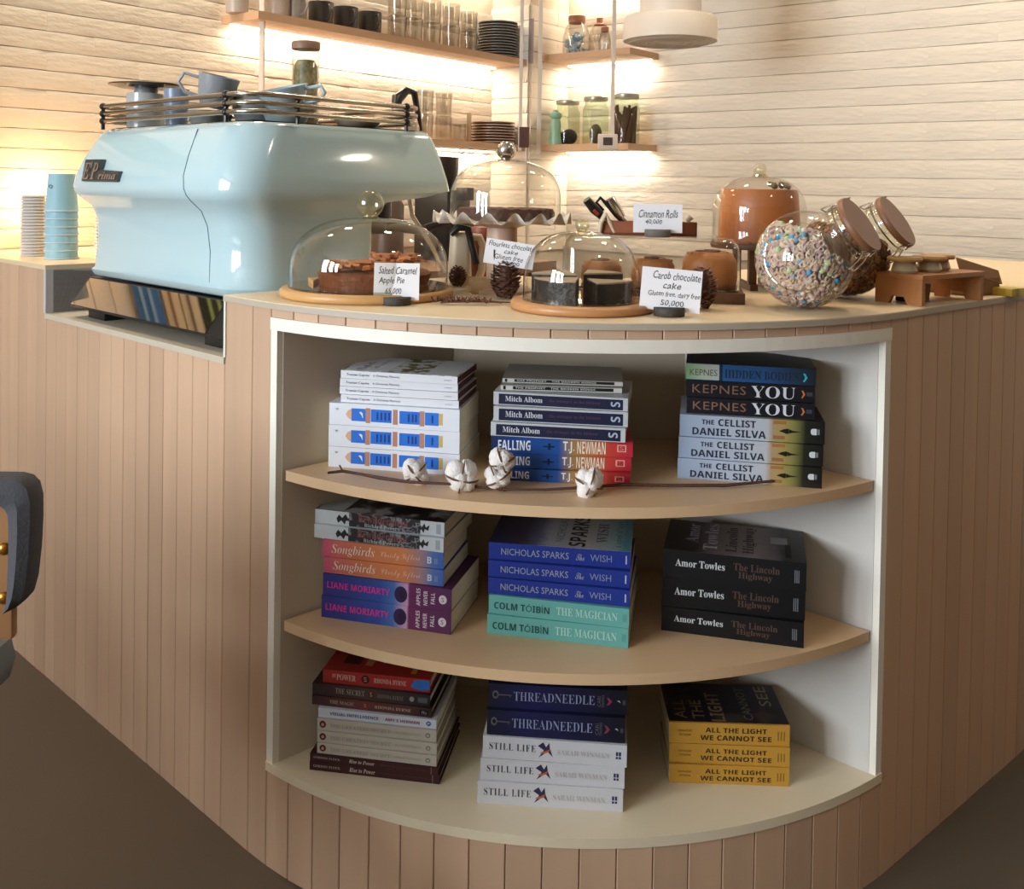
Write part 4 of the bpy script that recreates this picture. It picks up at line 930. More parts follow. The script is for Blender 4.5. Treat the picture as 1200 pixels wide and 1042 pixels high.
link('sprig', finish(bm, 'sprig', True), M('dried_flowers', '#6c6038', .7, noise=.3), ck)
dome((X5, Y5, Z5+.0005), .0985, ony(888, 207, Y5).z-Z5, 'tall glass dome with short neck knob over the orange cake, at the back right', .014, .013, .012, .75)

# place cards -------------------------------------------------------------
HAND = 'italic'
def card(name_label, base, w, h, lines, tilt, rz, holder=True, lab2=None, hr=.022, hh=.014, lift=0, roll=0, hmat=None):
    if holder:
        hd = thing('card_holder', lab2, 'card holder', base, rz)
        link('disc', lathe([(0, 0), (hr-.001, 0), (hr, .001), (hr, hh-.001), (hr-.001, hh), (0, hh)], 32, ang=50), hmat or M('stained_wood_disc', '#3e3833', .7, noise=.3, scale=50, bump=.2), hd)
    z0 = hh*.55 if holder else lift
    c = thing('price_card', name_label, 'card', base+Vector((0, 0, z0)), rz, 'handwritten price cards', rot=(math.radians(tilt), math.radians(roll), rz))
    dx = 0
    link('card_sheet', box(-w/2, w/2, -.0004, .0004, 0, h), m_cardwhite, c)
    for (s, u0, u1, v0, v1) in lines:
        lst = text_mesh(s, lambda a, b: (w*(u0+(u1-u0)*a-.5)+.0012*math.sin(a*9)*0+.15*h*(v1-v0)*b, -.0007, h*(v0+(v1-v0)*b)+.0007*math.sin(a*23+v0*9)), '', -.012)
        link('handwriting', lst, m_ink, c)
    return c
bs = onz(464, 357, ZT)
card('white card reading Salted Caramel Apple Pie 65,000, in front of the left dome', bs, .079, .064, [('Salted Caramel', .10, .92, .70, .90), ('Apple Pie', .10, .66, .40, .62), ('65,000', .25, .60, .14, .32)], -6, math.radians(-2), lab2='dark wooden disc holding the apple pie card', hr=.026)
bs = onz(784, 370, ZT)
card('white card reading Carob chocolate cake, gluten free, dairy free, 50,000', bs, .098, .069, [('Carob chocolate', .18, .97, .74, .92), ('cake', .36, .66, .52, .68), ('Gluten free, dairy free', .12, .98, .30, .46), ('50,000', .34, .72, .10, .25)], -5, math.radians(-6), lab2='dark wooden disc holding the carob cake card', hr=.0255, roll=4)
p4 = ony(771, 277, TR0.y+.04)
card('white card reading Cinnamon Rolls 40,000, standing on the glass cover', Vector((p4.x, TR0.y+.045, ZT+.0205+hz_+.0003)), .090, .053, [('Cinnamon Rolls', .10, .90, .52, .80), ('40,000', .24, .58, .28, .46)], -5, math.radians(-3), lab2='greyish wooden disc on the glass cover, holding the cinnamon rolls card', hr=.024, hmat=M('grey_wood_disc', '#6c6660', .7, noise=.3, scale=50))
# tilted card on a stick behind the pine cone
p5 = ony(595, 310, 1.84)
c5 = card('tilted white card reading Flourless chocolate cake, gluten free, above the middle pine cone', Vector((p5.x, 1.80, p5.z)), .092, .046, [('Flourless chocolate', .06, .97, .72, .92), ('cake', .38, .66, .48, .66), ('Gluten free', .20, .78, .24, .44), ('50,000', .36, .72, .04, .2)], -5, math.radians(-2), holder=False, roll=8)
sb = bpy.data.objects.new('card_stick', tube([(-.025, .002, -.045), (-.025, .002, .03)], .0016, 6)); COL.objects.link(sb); sb.data.materials.append(m_black)
sb.parent = c5; sb.name = 'stick'; sb.rotation_euler = (math.radians(5), math.radians(-8), 0)
# pine cones
def pinecone(loc, r, h, label, rot=(0, 0, 0)):
    bm = bmesh.new(); n = 84
    ball_bm(bm, (0, 0, h*.5), r*.5, 10, 8, (1, 1, h/r*.8))
    for i in range(n):
        f = i/n; z = h*(.04+.90*f); rr = r*math.sin(PI*(.12+.80*f))**.7; a = i*2.39996; s = r*.42*(1-.35*f)
        d = Vector((math.cos(a), math.sin(a), 0)); tn = Vector((-d.y, d.x, 0)); up = Vector((0, 0, 1)); q = d*rr
        vs = [q*.35+up*(z-.2*s), q+tn*s*.7+up*(z+s*.15), q*1.06+d*s*.25+up*(z+s*.5), q-tn*s*.7+up*(z+s*.15), q*.9+up*(z-s*.25)]
        b = [bm.verts.new(v) for v in vs]
        bm.faces.new((b[0], b[1], b[2])); bm.faces.new((b[0], b[2], b[3])); bm.faces.new((b[0], b[4], b[1])); bm.faces.new((b[0], b[3], b[4])); bm.faces.new((b[4], b[2], b[1])); bm.faces.new((b[4], b[3], b[2]))
    o = link('pine_cone', finish(bm, 'pine_cone'), M('cone_scales', '#5c3c30', .7, noise=.35, scale=60), None, loc, rot=rot)
    return tag(o, label, 'pine cone', 'pine cones on the counter')
pinecone(onz(592, 350, ZT), .027, .072, 'brown pine cone between the left board and the front dome')
pinecone(onz(822, 362, ZT), .026, .076, 'brown pine cone half hidden behind the carob cake card')
pinecone(onz(536, 336, ZT), .018, .045, 'small dark pine cone just right of the apple pie dome')
# star-anise-like sprig
sg = onz(535, 357, ZT); bm = bmesh.new(); rnd = random.Random(5)
for k in range(3):
    pts = [Vector((-.03+.035*j+.004*rnd.random(), .004*math.sin(j+k)+.008*(k-1), .004+.002*j % .005)) for j in range(4)]; tube_bm(bm, pts, .0012, 6)
tube_bm(bm, [Vector((-.02, 0, .004)), Vector((.03, .004, .005)), Vector((.10, .012, .004))], .0013, 6)
for k in range(9):
    cx_, cy_ = -.036+.011*k, .010*math.sin(k*2.1)
    for j in range(5):
        a = j*2*PI/5+k; tube_bm(bm, [Vector((cx_, cy_, .006)), Vector((cx_+.006*math.cos(a), cy_+.006*math.sin(a), .007)), Vector((cx_+.010*math.cos(a), cy_+.010*math.sin(a), .013))], [.0022, .0018, .0008], 5)
o = link('dried_sprig', finish(bm, 'dried_sprig', True), M('sprig_brown', '#5a3026', .7, noise=.2), None, sg)
tag(o, 'dried brown seed-pod sprig lying right of the apple pie card', 'dried sprig')

# cutlery box with tongs on the glass cover
zc_ = ZT+.0205+hz_+.0003
cbp = ony(702, 276, TR0.y+.09); bxl = .185
bx = thing('utensil_box', 'low reddish wooden box of cake utensils on the glass cover behind the card', 'box', (cbp.x, TR0.y+.105, zc_), math.radians(-8))
link('box', boxes([(0, bxl, 0, .04, 0, .004), (0, bxl, 0, .004, 0, .026), (0, bxl, .036, .04, 0, .026), (0, .004, 0, .04, 0, .026), (bxl-.004, bxl, 0, .04, 0, .026)]), M('red_wood', '#8a4c2e', .5, noise=.15, scale=30, stretch=(.2, 2, 2)), bx)
bo = Vector(bx.location)
def uten(name, lab, cat, parts):
    t = thing(name, lab, cat, bo)
    for nm, pts, r, mt in parts: link(nm, tube(pts, r, 10), mt, t)
m_red = M('red_grip', '#9c3428', .5)
uten('cake_knife', 'black handled knife with a red inlay, leftmost in the utensil box', 'knife', [('handle', [(-.024, .0, .066), (-.008, .006, .048), (.008, .012, .034)], [.008, .010, .008], m_black), ('inlay', [(-.010, -.008, .046), (-.002, -.004, .038)], [.003, .003], m_red), ('blade', [(.008, .012, .034), (.06, .02, .006)], .003, m_steel)])
uten('tongs', 'pair of steel tongs with dark bent grip in the utensil box', 'tongs', [('arm', [(.07, .02, .006), (.035, .018, .035), (.012, .016, .062), (.004, .016, .070), (-.004, .015, .060), (.010, .014, .045)], .0035, m_black), ('arm', [(.075, .025, .006), (.045, .02, .032), (.02, .02, .058)], .004, m_steel)])
uten('cake_server', 'wide shiny steel cake server leaning in the utensil box', 'cake server', [('blade', [(.022, .02, .068), (.034, .022, .050), (.046, .024, .032)], [.010, .0115, .009], m_chrome), ('handle', [(.046, .024, .032), (.07, .026, .006)], .004, m_steel)])
uten('spatula', 'cream plastic tongs standing at the left of the utensil box', 'tongs', [('arm', [(.002, -.004, .004), (.004, -.006, .022), (.012, -.004, .040), (.020, -.003, .026), (.030, -.002, .004)], [.004, .005, .006, .004, .003], M('cream_plastic', '#cdbb9c', .4))])
uten('spatula', 'white bent tongs standing right of the cinnamon rolls card', 'tongs', [('arm', [(.155, -.004, .002), (.166, -.004, .008), (.170, -.004, .030), (.176, -.004, .036)], [.002, .003, .005, .006], M('white_plastic', '#d6cec0', .4))])

# things behind, on the counter's inner edge
def cbx(name, label, cat, x, y, Y, w, d, h, mat, rz=0):
    p = onz(x, y, ZT) if Y is None else Vector((ony(x, y, Y).x, Y, ZT))
    return tag(link(name, box(-w/2, w/2, 0, d, 0, h, .002), mat, None, p, rz), label, cat)
cbx('wooden_block', 'pale wooden block behind the middle pine cone', 'block', 575, 345, None, .075, .09, .026, M('pale_block', '#c2a078', .5, noise=.08), .1)
pj = Vector((ony(545, 300, 2.06).x, 2.06, ZT))
pit = thing('plastic_pitcher', 'white plastic pitcher with tall handle, behind the left dome', 'pitcher', pj, .2)
link('body', loft([rrect(-.035, .012, -.03, .03, .012, z) for z in (0, .005)]+[rrect(-.030, .008, -.026, .026, .012, .11)], 'body', ang=50), M('milk_plastic', '#c9bba6', .4), pit)
link('handle', tube([(.008, 0, .10), (.03, 0, .098), (.038, 0, .08), (.036, 0, .03), (.030, 0, .012)], [.008, .009, .008, .008, .009], 8), MATS['milk_plastic'], pit)
link('spout', tube([(-.035, -.03, .105), (-.02, -.034, .122), (.0, -.034, .118), (.012, -.036, .07), (.018, -.036, .045)], [.006, .009, .008, .007, .008], 8), m_black, pit)
tag(link('canister', lathe([(0, 0), (.028, 0), (.029, .10), (.027, .118), (0, .120)], 28), M('brick_red', '#8f4e3a', .5, noise=.1), None, Vector((ony(566, 300, 2.12).x, 2.12, ZT))), 'reddish brown canister half hidden left of the cake stand pedestal', 'canister')

# ------------------------------------------------------------------ cereal jars
def jar(c, r, label, seed, cereal_cols, lidrot, fill):
    ax = Vector((.66, -.50, .56)).normalized()
    # local frame: z' = neck axis
    q = ax.to_track_quat('Z', 'Y'); t = thing('cereal_jar', label, 'jar', c)
    prof = []
    a0 = math.asin(.56)
    for k in range(0, 22):
        a = -PI/2+(PI/2+math.acos(.56))*k/21; prof.append((max(.0006, r*math.cos(a)), r*math.sin(a)))
    rn = prof[-1][0]; zn = prof[-1][1]
    prof += [(rn*.97, zn+.006), (rn*.97, zn+.014)]
    sh = link('jar_body', lathe(prof, 48, caps=False, ang=80), GLASS('cereal_glass', (.98, .97, .95), 1.45, 1.3), t); sh.rotation_euler = q.to_euler()
    neck = link('neck', lathe([(rn*.97, zn+.012), (rn*1.05, zn+.013), (rn*1.07, zn+.019), (rn*1.0, zn+.022), (rn*1.02, zn+.028), (rn*1.02, zn+.033), (rn*.9, zn+.033)], 48, caps=False, ang=60), m_knob, t); neck.rotation_euler = q.to_euler()
    lid = link('lid', lathe([(0, zn+.034), (rn*1.05, zn+.034), (rn*1.12, zn+.037), (rn*1.12, zn+.043), (rn*1.08, zn+.047), (0, zn+.047)], 48, ang=50), M('walnut_lid', '#80563e', .45, noise=.16, scale=14, stretch=(.3, 2, 1)), t); lid.rotation_euler = q.to_euler()
    bm = bmesh.new(); tube_bm(bm, [(rn*1.06*math.cos(2*PI*i/32), rn*1.06*math.sin(2*PI*i/32), zn+.024) for i in range(32)], .0016, 6, closed=True)
    for ang_ in (-1.9, 1.2):
        e = Vector((math.cos(ang_), math.sin(ang_), 0)); f = Vector((-e.y, e.x, 0))
        for s_ in (-.008, .008): tube_bm(bm, [e*rn*1.08+f*s_+Vector((0, 0, zn+.028)), e*(rn*1.22)+f*s_+Vector((0, 0, zn+.016)), e*(rn*1.30)+f*s_+Vector((0, 0, zn-.004))], .0014, 6)
        tube_bm(bm, [e*(rn*1.30)-f*.008+Vector((0, 0, zn-.004)), e*(rn*1.30)+f*.008+Vector((0, 0, zn-.004))], .0014, 6)
        tube_bm(bm, [e*(rn*1.1)-f*.012+Vector((0, 0, zn+.030)), e*(rn*1.16)+Vector((0, 0, zn+.048)), e*(rn*1.1)+f*.012+Vector((0, 0, zn+.030))], .0014, 6)
    cl = link('clasp', finish(bm, 'clasp', True), m_chrome, t); cl.rotation_euler = q.to_euler()
    bm = bmesh.new(); fc = Vector((-.42, -.88, .12)).normalized(); e1_ = fc.cross(Vector((0, 0, 1))).normalized(); e2_ = fc.cross(e1_)
    tube_bm(bm, [fc*r*.745+(e1_*math.cos(2*PI*i/48)+e2_*math.sin(2*PI*i/48))*r*.675 for i in range(48)], .0012, 6, closed=True)
    link('moulded_ring', finish(bm, 'ring', True), m_knob, t)
    # cereal: rings near the glass; a filler ball inside keeps it solid
    rnd = random.Random(seed)
    bmf = bmesh.new(); ball_bm(bmf, (0, 0, 0), r*.86, 28, 20)
    bmesh.ops.bisect_plane(bmf, geom=bmf.verts[:]+bmf.edges[:]+bmf.faces[:], plane_co=(0, 0, fill*r), plane_no=(.25, 0, 1), clear_outer=True)
    bmesh.ops.holes_fill(bmf, edges=[e for e in bmf.edges if e.is_boundary])
    link('cereal_core', finish(bmf, 'core', True), M('cereal_core_%d' % seed, cereal_cols[0], .9, noise=.3, scale=90), t)
    nr = 6; ns = 10
    groups = {}
    count = 0; tries = 0
    while count < 1050 and tries < 5000:
        tries += 1
        v = Vector((rnd.gauss(0, 1), rnd.gauss(0, 1), rnd.gauss(0, 1))).normalized()
        if v.z > fill-.25*v.x+.02: continue
        if v.dot(ax) > .80: continue
        if v.y > .45: continue
        count += 1
        p = v*(r*rnd.uniform(.89, .945)); ci_ = rnd.random()
        k = 0
        for j, w in enumerate((.42, .70, .88, .92, .945, .965, 1.0)):
            if ci_ <= w: k = j; break
        R = rnd.uniform(.0040, .0052); rr = R*.56
        rot = v.to_track_quat('Z', 'Y').to_matrix() @ Matrix.Rotation(rnd.uniform(-.6, .6), 3, 'X') @ Matrix.Rotation(rnd.uniform(-.6, .6), 3, 'Y')
        bm_ = groups.setdefault(k, bmesh.new())
        if k < 3:
            rg_ = []
            for i in range(8):
                A_ = 2*PI*i/8; e = Vector((math.cos(A_), math.sin(A_), 0))
                rg_.append([bm_.verts.new(p+rot @ (e*(R+rr*math.cos(2*PI*j/4))+Vector((0, 0, rr*math.sin(2*PI*j/4))))) for j in range(4)])
            for i in range(8):
                for j in range(4): bm_.faces.new((rg_[i][j], rg_[i][(j+1) % 4], rg_[(i+1) % 8][(j+1) % 4], rg_[(i+1) % 8][j]))
        else:
            ball_bm(bm_, p, R*1.2, 6, 4)
    for k, bm_ in groups.items():
        link('cereal', finish(bm_, 'cereal', True, 80), M('cereal_%d_%s' % (seed, k), cereal_cols[k], .75, noise=.08, scale=60), t, kind='stuff')
    return t
j1 = ony(943, 306, 1.735)
jar(Vector((j1.x, 1.735, ZT+.0865)), .0865, 'round glass jar of pastel cereal rings, front one, with tilted wooden lid', 11, ['#c4ac9a', '#d4c0ac', '#bfa4a4', '#4aa0cc', '#b0d098', '#66a4bc', '#e8cec4'], 0, .62)
j2 = ony(990, 307, 1.925)
jar(Vector((j2.x, 1.925, ZT+.0875)), .0875, 'round glass jar of brown cereal behind the front one, with tilted wooden lid', 12, ['#7a5038', '#a0764e', '#6a4430', '#b8824a', '#8c6a48', '#c49a5c', '#94603c'], 0, .50)

# wooden riser and small things at the right end
R0_ = onz(1080, 359.5, ZT); R1_ = onz(1152, 352, ZT); ra = math.atan2(R1_.y-R0_.y, R1_.x-R0_.x); RL = (R1_-R0_).length
rh_ = ony(1080, 323, R0_.y).z-ZT
rs = thing('wooden_stand', 'small brown wooden bench-shaped stand at the right end of the counter', 'stand', R0_, ra)
m_st = M('stand_wood', '#a8703f', .45, noise=.12, scale=25, stretch=(.3, 2, 2))
link('stand_top', box(-.002, RL+.004, -.002, .098, rh_-.009, rh_, .001), m_st, rs)
def sidep(x):
    bm = bmesh.new(); prof = [(0, 0), (.030, 0), (.036, .014), (.062, .014), (.068, 0), (.096, 0), (.096, rh_-.009), (0, rh_-.009)]
    a = [bm.verts.new((x, y, z)) for y, z in prof]; b = [bm.verts.new((x+.010, y, z)) for y, z in prof]; n = len(prof)
    bm.faces.new(a); bm.faces.new(b[::-1])
    for i in range(n): bm.faces.new((a[i], a[(i+1) % n], b[(i+1) % n], b[i]))
    return finish(bm, 'side')
link('stand_side', sidep(0), m_st, rs); link('stand_side', sidep(RL-.010), m_st, rs)
Rm = Matrix.Rotation(ra, 3, 'Z')
for i, (x, y, lb) in enumerate(((.022, .05, 'little glass jar with wooden lid on the stand, left one'), (.095, .045, 'little glass jar with wooden lid on the stand, right one'), (.150, .06, 'little glass jar with wooden lid, rear one on the stand'))):
    p = R0_+Rm @ Vector((x, y, rh_+.0003))
    t = thing('small_jar', lb, 'jar', p, 0, 'wood-lidded jars on the stand')
    link('glass', lathe([(0, 0), (.021, 0), (.024, .005), (.019, .022), (.016, .024)], 24, caps=False), M('milky_glass', '#b8a88c', .2, coat=.3), t)
    link('lid', lathe([(0, .022), (.030, .022), (.032, .026), (.030, .030), (0, .030)], 28), M('small_lid', '#b48a56', .5, noise=.15), t)
p = R0_+Rm @ Vector((.055, .07, .0003)); tag(link('ink_bottle', box(-.012, .012, -.012, .012, 0, .030, .003), M('blue_black', '#161c26', .3), None, p, ra), 'small black box under the wooden stand', 'box')
p = R0_+Rm @ Vector((.108, .075, .0003)); tag(link('paper_tub', lathe([(0, 0), (.021, 0), (.024, .030), (0, .032)], 20), M('kraft_tub', '#9a7650', .7), None, p, ra), 'brown paper tub under the wooden stand', 'tub')
p = onz(1166, 349, ZT); t = thing('cardboard_tray', 'open brown cardboard box behind the wooden stand', 'box', p+Vector((.0, .04, 0)), ra-.05)
m_cd = M('cardboard', '#8a6444', .8, noise=.1)
link('box', boxes([(-.05, .05, 0, .12, 0, .003), (-.05, .05, 0, .003, 0, .035), (-.05, .05, .117, .12, 0, .035), (-.05, -.047, 0, .12, 0, .035), (.047, .05, 0, .12, 0, .035)]), m_cd, t)
link('flap', prism([(-.09, 0), (.06, 0), (.06, .003), (-.09, .003)], 0, .03), m_cd, t, (0, -.001, .034), rot=(math.radians(-25), math.radians(12), 0))
cbx('packet', 'yellow packet lying at the far right of the counter', 'packet', 1196, 347, None, .07, .05, .016, RAMP('yellow_packet', [(0, '#c9b040'), (.3, '#b89a30'), (.5, '#8c8038'), (.7, '#cdb84c')], noise=.3), ra)

# ------------------------------------------------------------------ wall shelves with LED strips
def nl(s, d=0): return (CL[0]+DL[0]*s+NL[0]*d, CL[1]+DL[1]*s+NL[1]*d)
def nr_(s, d=0): return (CRN[0]+DR[0]*s+NR[0]*d, CRN[1]+DR[1]*s+NR[1]*d)
def led(side, s0, s1, z, power):
    f = nl if side == 'l' else nr_; a, b = f(s0, .045), f(s1, .045)
    mid = Vector(((a[0]+b[0])/2, (a[1]+b[1])/2, z-.012)); L = math.hypot(a[0]-b[0], a[1]-b[1])
    l = bpy.data.lights.new('shelf_led', 'AREA'); l.shape = 'RECTANGLE'; l.size = L; l.size_y = .02; l.energy = power; l.color = (1, .84, .62)
    o = bpy.data.objects.new('shelf_led', l); COL.objects.link(o); o.location = mid; o.rotation_euler = (0, 0, math.atan2(b[1]-a[1], b[0]-a[0])); return o
def wshelf(side, s0, s1, zb, dep, label, th=.028, power=10):
    f = nl if side == 'l' else nr_
    g = .014
    t = thing('wall_shelf', label, 'shelf', (0, 0, 0)); pts = [f(s0, g), f(s1, g), f(s1, dep), f(s0, dep)]
    link('board', prism(pts, zb, zb+th), m_shelfwood, t)
    a, b = f(s0+.02, .03), f(s1-.02, .03); c, d = f(s1-.02, .05), f(s0+.02, .05)
    link('led_strip', prism([a, b, c, d], zb-.006, zb+.0005), m_led, t)
    led(side, s0+.03, s1-.03, zb, power); return t
zA = 1.742; zAr = 1.768; zB = 1.357; zBr = 1.362
SA = 1.49
wshelf('l', 0.014, SA, zA, .215, 'long upper wooden wall shelf holding mugs, glasses and grey plates', power=5)
wshelf('l', 0.014, SA, zB, .215, 'long lower wooden wall shelf behind the espresso machine', power=4)
wshelf('l', 0.014, SA, zA+.385, .215, 'topmost wooden wall shelf on the left, just above the picture edge', power=4)
wshelf('r', 0.014, .50, zAr, .25, 'short upper wooden shelf right of the column, holding corked jars', power=2.2)
wshelf('r', 0.014, .50, zBr, .25, 'short lower wooden shelf right of the column, holding tall storage jars', power=2.2)
wshelf('r', 0.014, .50, zAr+.385, .25, 'topmost short wooden shelf right of the column', power=2)
# hanging rods
def rod(x, y, Y, z0, z1, label, r=.008):
    p = ony(x, y, Y); o = link('shelf_rod', box(-r, r, -r, r, 0, z1-z0, .001), M('white_rod', '#d9cfc4', .5), None, (p.x, Y, z0)); tag(o, label, 'rod', 'white rods carrying the wall shelves')
yl = nl(1.46, .225)[1]
rod(307, 50, 3.33, zB, 2.9, 'white rod in front of the left end of the long shelves')
rod(611, 60, 4.36, zB-.0, 2.9, 'white rod at the column end of the long shelves')
rod(633, 60, 4.40, zBr-.02, 2.9, 'white rod at the column end of the short shelves', .009)
rod(719, 60, 4.03, zBr+.02, 2.9, 'white rod crossing the corked and tall jars on the right')
tag(link('wall_box', box(-.012, .012, 0, .012, 0, .20, .002), M('grey_box', '#a9a4ac', .5), None, ony(622, 74, 4.42)), 'narrow grey box fixed at the column between the two rods', 'box')
tag(link('small_picture', boxes([(-.022, .022, 0, .004, 0, .09)]), M('picture_dark', '#4c2c28', .6, noise=.3), None, ony(614, 173, 4.30)+Vector((0, 0, .0))), 'tiny dark portrait card at the right end of the lower long shelf', 'picture')

zAt = zA+.0283; zBt = zB+.0283; zArt = zAr+.0283; zBrt = zBr+.0283
def on_left(px, ztop, d=.12):
    """point on a long shelf (distance d from wall) whose picture column is px"""
    q = nl(0, d); r_ = ray(px, 200); k = isect((0, 0), (r_.x, r_.y), q, DL); return Vector((k[0], k[1], ztop))
def on_right(px, ztop, d=.13):
    q = nr_(0, d); r_ = ray(px, 200); k = isect((0, 0), (r_.x, r_.y), q, DR); return Vector((k[0], k[1], ztop))
def solid(name, prof, mat, loc, label, cat, group=None, seg=28, part=None):
    o = link(name, lathe(prof, seg, ang=50), mat, None, loc); tag(o, label, cat, group); return o
def tumbler(loc, r, h, label, group):
    o = link('tumbler', lathe([(0, .004), (r*.82, .004), (r*.84, 0), (r*.88, .006), (r, h), (r-.002, h), (r*.84, .012), (0, .012)], 24, caps=False, ang=50), m_glass2, None, loc); return tag(o, label, 'glass', group)
# upper long shelf
m_dkmug = M('charcoal_mug', '#37332f', .4); m_ltmug = M('cream_mug', '#a9a099', .35)
cup('mug', 'pale grey mug at the left end of the upper shelf', on_left(276, zAt, .10), .036, .040, .09, m_ltmug, handle=False, group='mugs on the upper shelf')
cup('mug', 'pale grey mug right of the white rod on the upper shelf', on_left(323, zAt, .10), .040, .044, .09, m_ltmug, handle=False, group='mugs on the upper shelf')
cup('mug', 'grey mug with a white handle, next to the charcoal mugs', on_left(345, zAt, .12), .036, .04, .09, M('grey_mug', '#8f8a86', .35), handle=True, rz=-.9, group='mugs on the upper shelf')
for px, lb in ((374, 'charcoal mug nearest the grey mug on the upper shelf'), (403, 'charcoal mug in the middle of the three dark ones'), (431, 'charcoal mug farthest right, beside the empty stretch of shelf')):
    cup('mug', lb, on_left(px, zAt, .11), .044, .046, .092, m_dkmug, rz=-.9, group='mugs on the upper shelf', hr=.2)
gi = 0
names = ['leftmost', 'second', 'third', 'fourth', 'rightmost']
for i, px in enumerate((463, 482, 504, 526, 547)):
    h = .094 if i < 4 else .088
    q = on_left(px, zAt, .12+.01*(i % 2))
    tumbler(q, .040-.0005*i, h, '%s clear tumbler in the lower row on the upper shelf' % names[i], 'tumblers on the upper shelf')
    tumbler(q+Vector((0, 0, h+.001)), .040-.0005*i, h, '%s clear tumbler in the upper row on the upper shelf' % names[i], 'tumblers on the upper shelf')
def plates(px_, ztop, n, r, pitch, mat, side, lab, grp, d=.12):
    q = on_left(px_, ztop, d) if side == 'l' else on_right(px_, ztop, d)
    for i in range(n):
        o = link('plate', lathe([(0, 0), (r*.55, 0), (r*.6, .002), (r, pitch*.55), (r, pitch*.9), (r*.6, pitch*.6), (0, pitch*.5)], 32, ang=30), mat, None, q+Vector((random.uniform(-.001, .001), random.uniform(-.001, .001), i*pitch)))
        ords = ['topmost', 'second', 'third', 'fourth', 'fifth', 'sixth', 'seventh', 'eighth', 'ninth', 'tenth', 'eleventh', 'twelfth']
        k = n-1-i
        pos = 'bottom' if i == 0 else 'topmost' if k == 0 else ords[k]+' from the top,'
        tag(o, ('%s plate of the %s' % (pos, lab)) if ',' not in pos else 'plate %s in the %s' % (pos.strip(','), lab), 'plate', grp)
plates(581, zAt, 13, .088, .0125, M('grey_plate', '#7b7a78', .35, coat=.3), 'l', 'grey plate stack on the upper shelf', 'grey plates stacked on the upper shelf', .11)
plates(577, zBt, 8, .098, .0125, M('pink_plate', '#b39a8c', .35, coat=.3), 'l', 'pinkish plate stack on the lower shelf', 'pinkish plates stacked on the lower shelf', .11)
# lower long shelf
q = on_mach(358, b=.38)
t = thing('herb_jar', 'tall glass jar of dried herbs with brown lid, standing behind the blue cups', 'jar', q)
link('glass', lathe([(0, 0), (.031, 0), (.032, .185), (.030, .19)], 28, caps=False), m_glass2, t)
link('lid', lathe([(0, .19), (.033, .19), (.034, .205), (.032, .208), (0, .208)], 28), M('tan_lid', '#8c6c54', .5), t)
link('herbs', lathe([(0, .004), (.028, .004), (.0285, .15), (.02, .165), (0, .168)], 20), BLOTCH('herbs', [(0, '#2c3018'), (.45, '#6c6a3c'), (.6, '#a89c70'), (1, '#c8bc9c')], 60), t)
t = on_left(392, zBt, .1)
tag(link('storage_tub', box(-.035, .035, -.03, .03, 0, .075, .006), M('amber_tub', '#a8865c', .4), None, t, .9), 'amber box right of the herb jar on the lower shelf', 'box')
t = on_left(422, zBt, .1)
tag(link('cutting_board', box(-.07, .07, -.008, .008, 0, .11, .012), M('cream_board', '#cbb090', .5), None, t, .9), 'cream rounded board leaning on the lower shelf', 'board')
q = on_left(477, zBt, .17)
t = thing('kettle', 'kettle with a large black bent handle on the lower shelf', 'kettle', q)
link('body', lathe([(0, 0), (.05, 0), (.048, .04), (.035, .08), (0, .09)], 28), M('kettle_body', '#a89888', .3, metal=.6), t)
dd = Vector((DL[0], DL[1], 0))*-1
link('handle', tube([dd*-.070+Vector((0, 0, .105)), dd*-.060+Vector((0, 0, .150)), dd*-.01+Vector((0, 0, .185)), dd*.035+Vector((0, 0, .182)), dd*.055+Vector((0, 0, .11)), dd*.072+Vector((0, 0, .03))], [.016, .024, .017, .015, .012, .010], 10), m_black, t)
for i, (px, h) in enumerate(((497, .10), (519, .098), (536, .075))):
    q = on_left(px, zBt, .13)
    tumbler(q, .036, h, '%s tumbler in the lower row on the lower shelf, left of the plates' % ('left', 'middle', 'right')[i], 'tumblers on the lower shelf')
    if i < 2: tumbler(q+Vector((0, 0, h+.001)), .036, .10, '%s tumbler of the two stacked high on the lower shelf' % ('left', 'right')[i], 'tumblers on the lower shelf')
tag(link('wooden_divider', box(-.008, .008, -.06, .06, 0, .125, .001), M('divider', '#b79a78', .5), None, on_left(549, zBt, .12), 0), 'upright wooden divider between tumblers and pinkish plates', 'divider')
# hooks under the lower shelf
for i, px in enumerate((541, 552, 569)):
    q = on_left(px, zB, .205)
    o = link('hook', tube([Vector((.011*math.cos(a_), 0, -.014+.011*math.sin(a_))) for a_ in [PI*2*k/12 for k in range(12)]], .002, 6, closed=True), m_chrome, None, q)
    tag(o, '%s chrome ring hook under the lower shelf' % ('left', 'middle', 'right')[i], 'hook', 'ring hooks under the lower shelf')
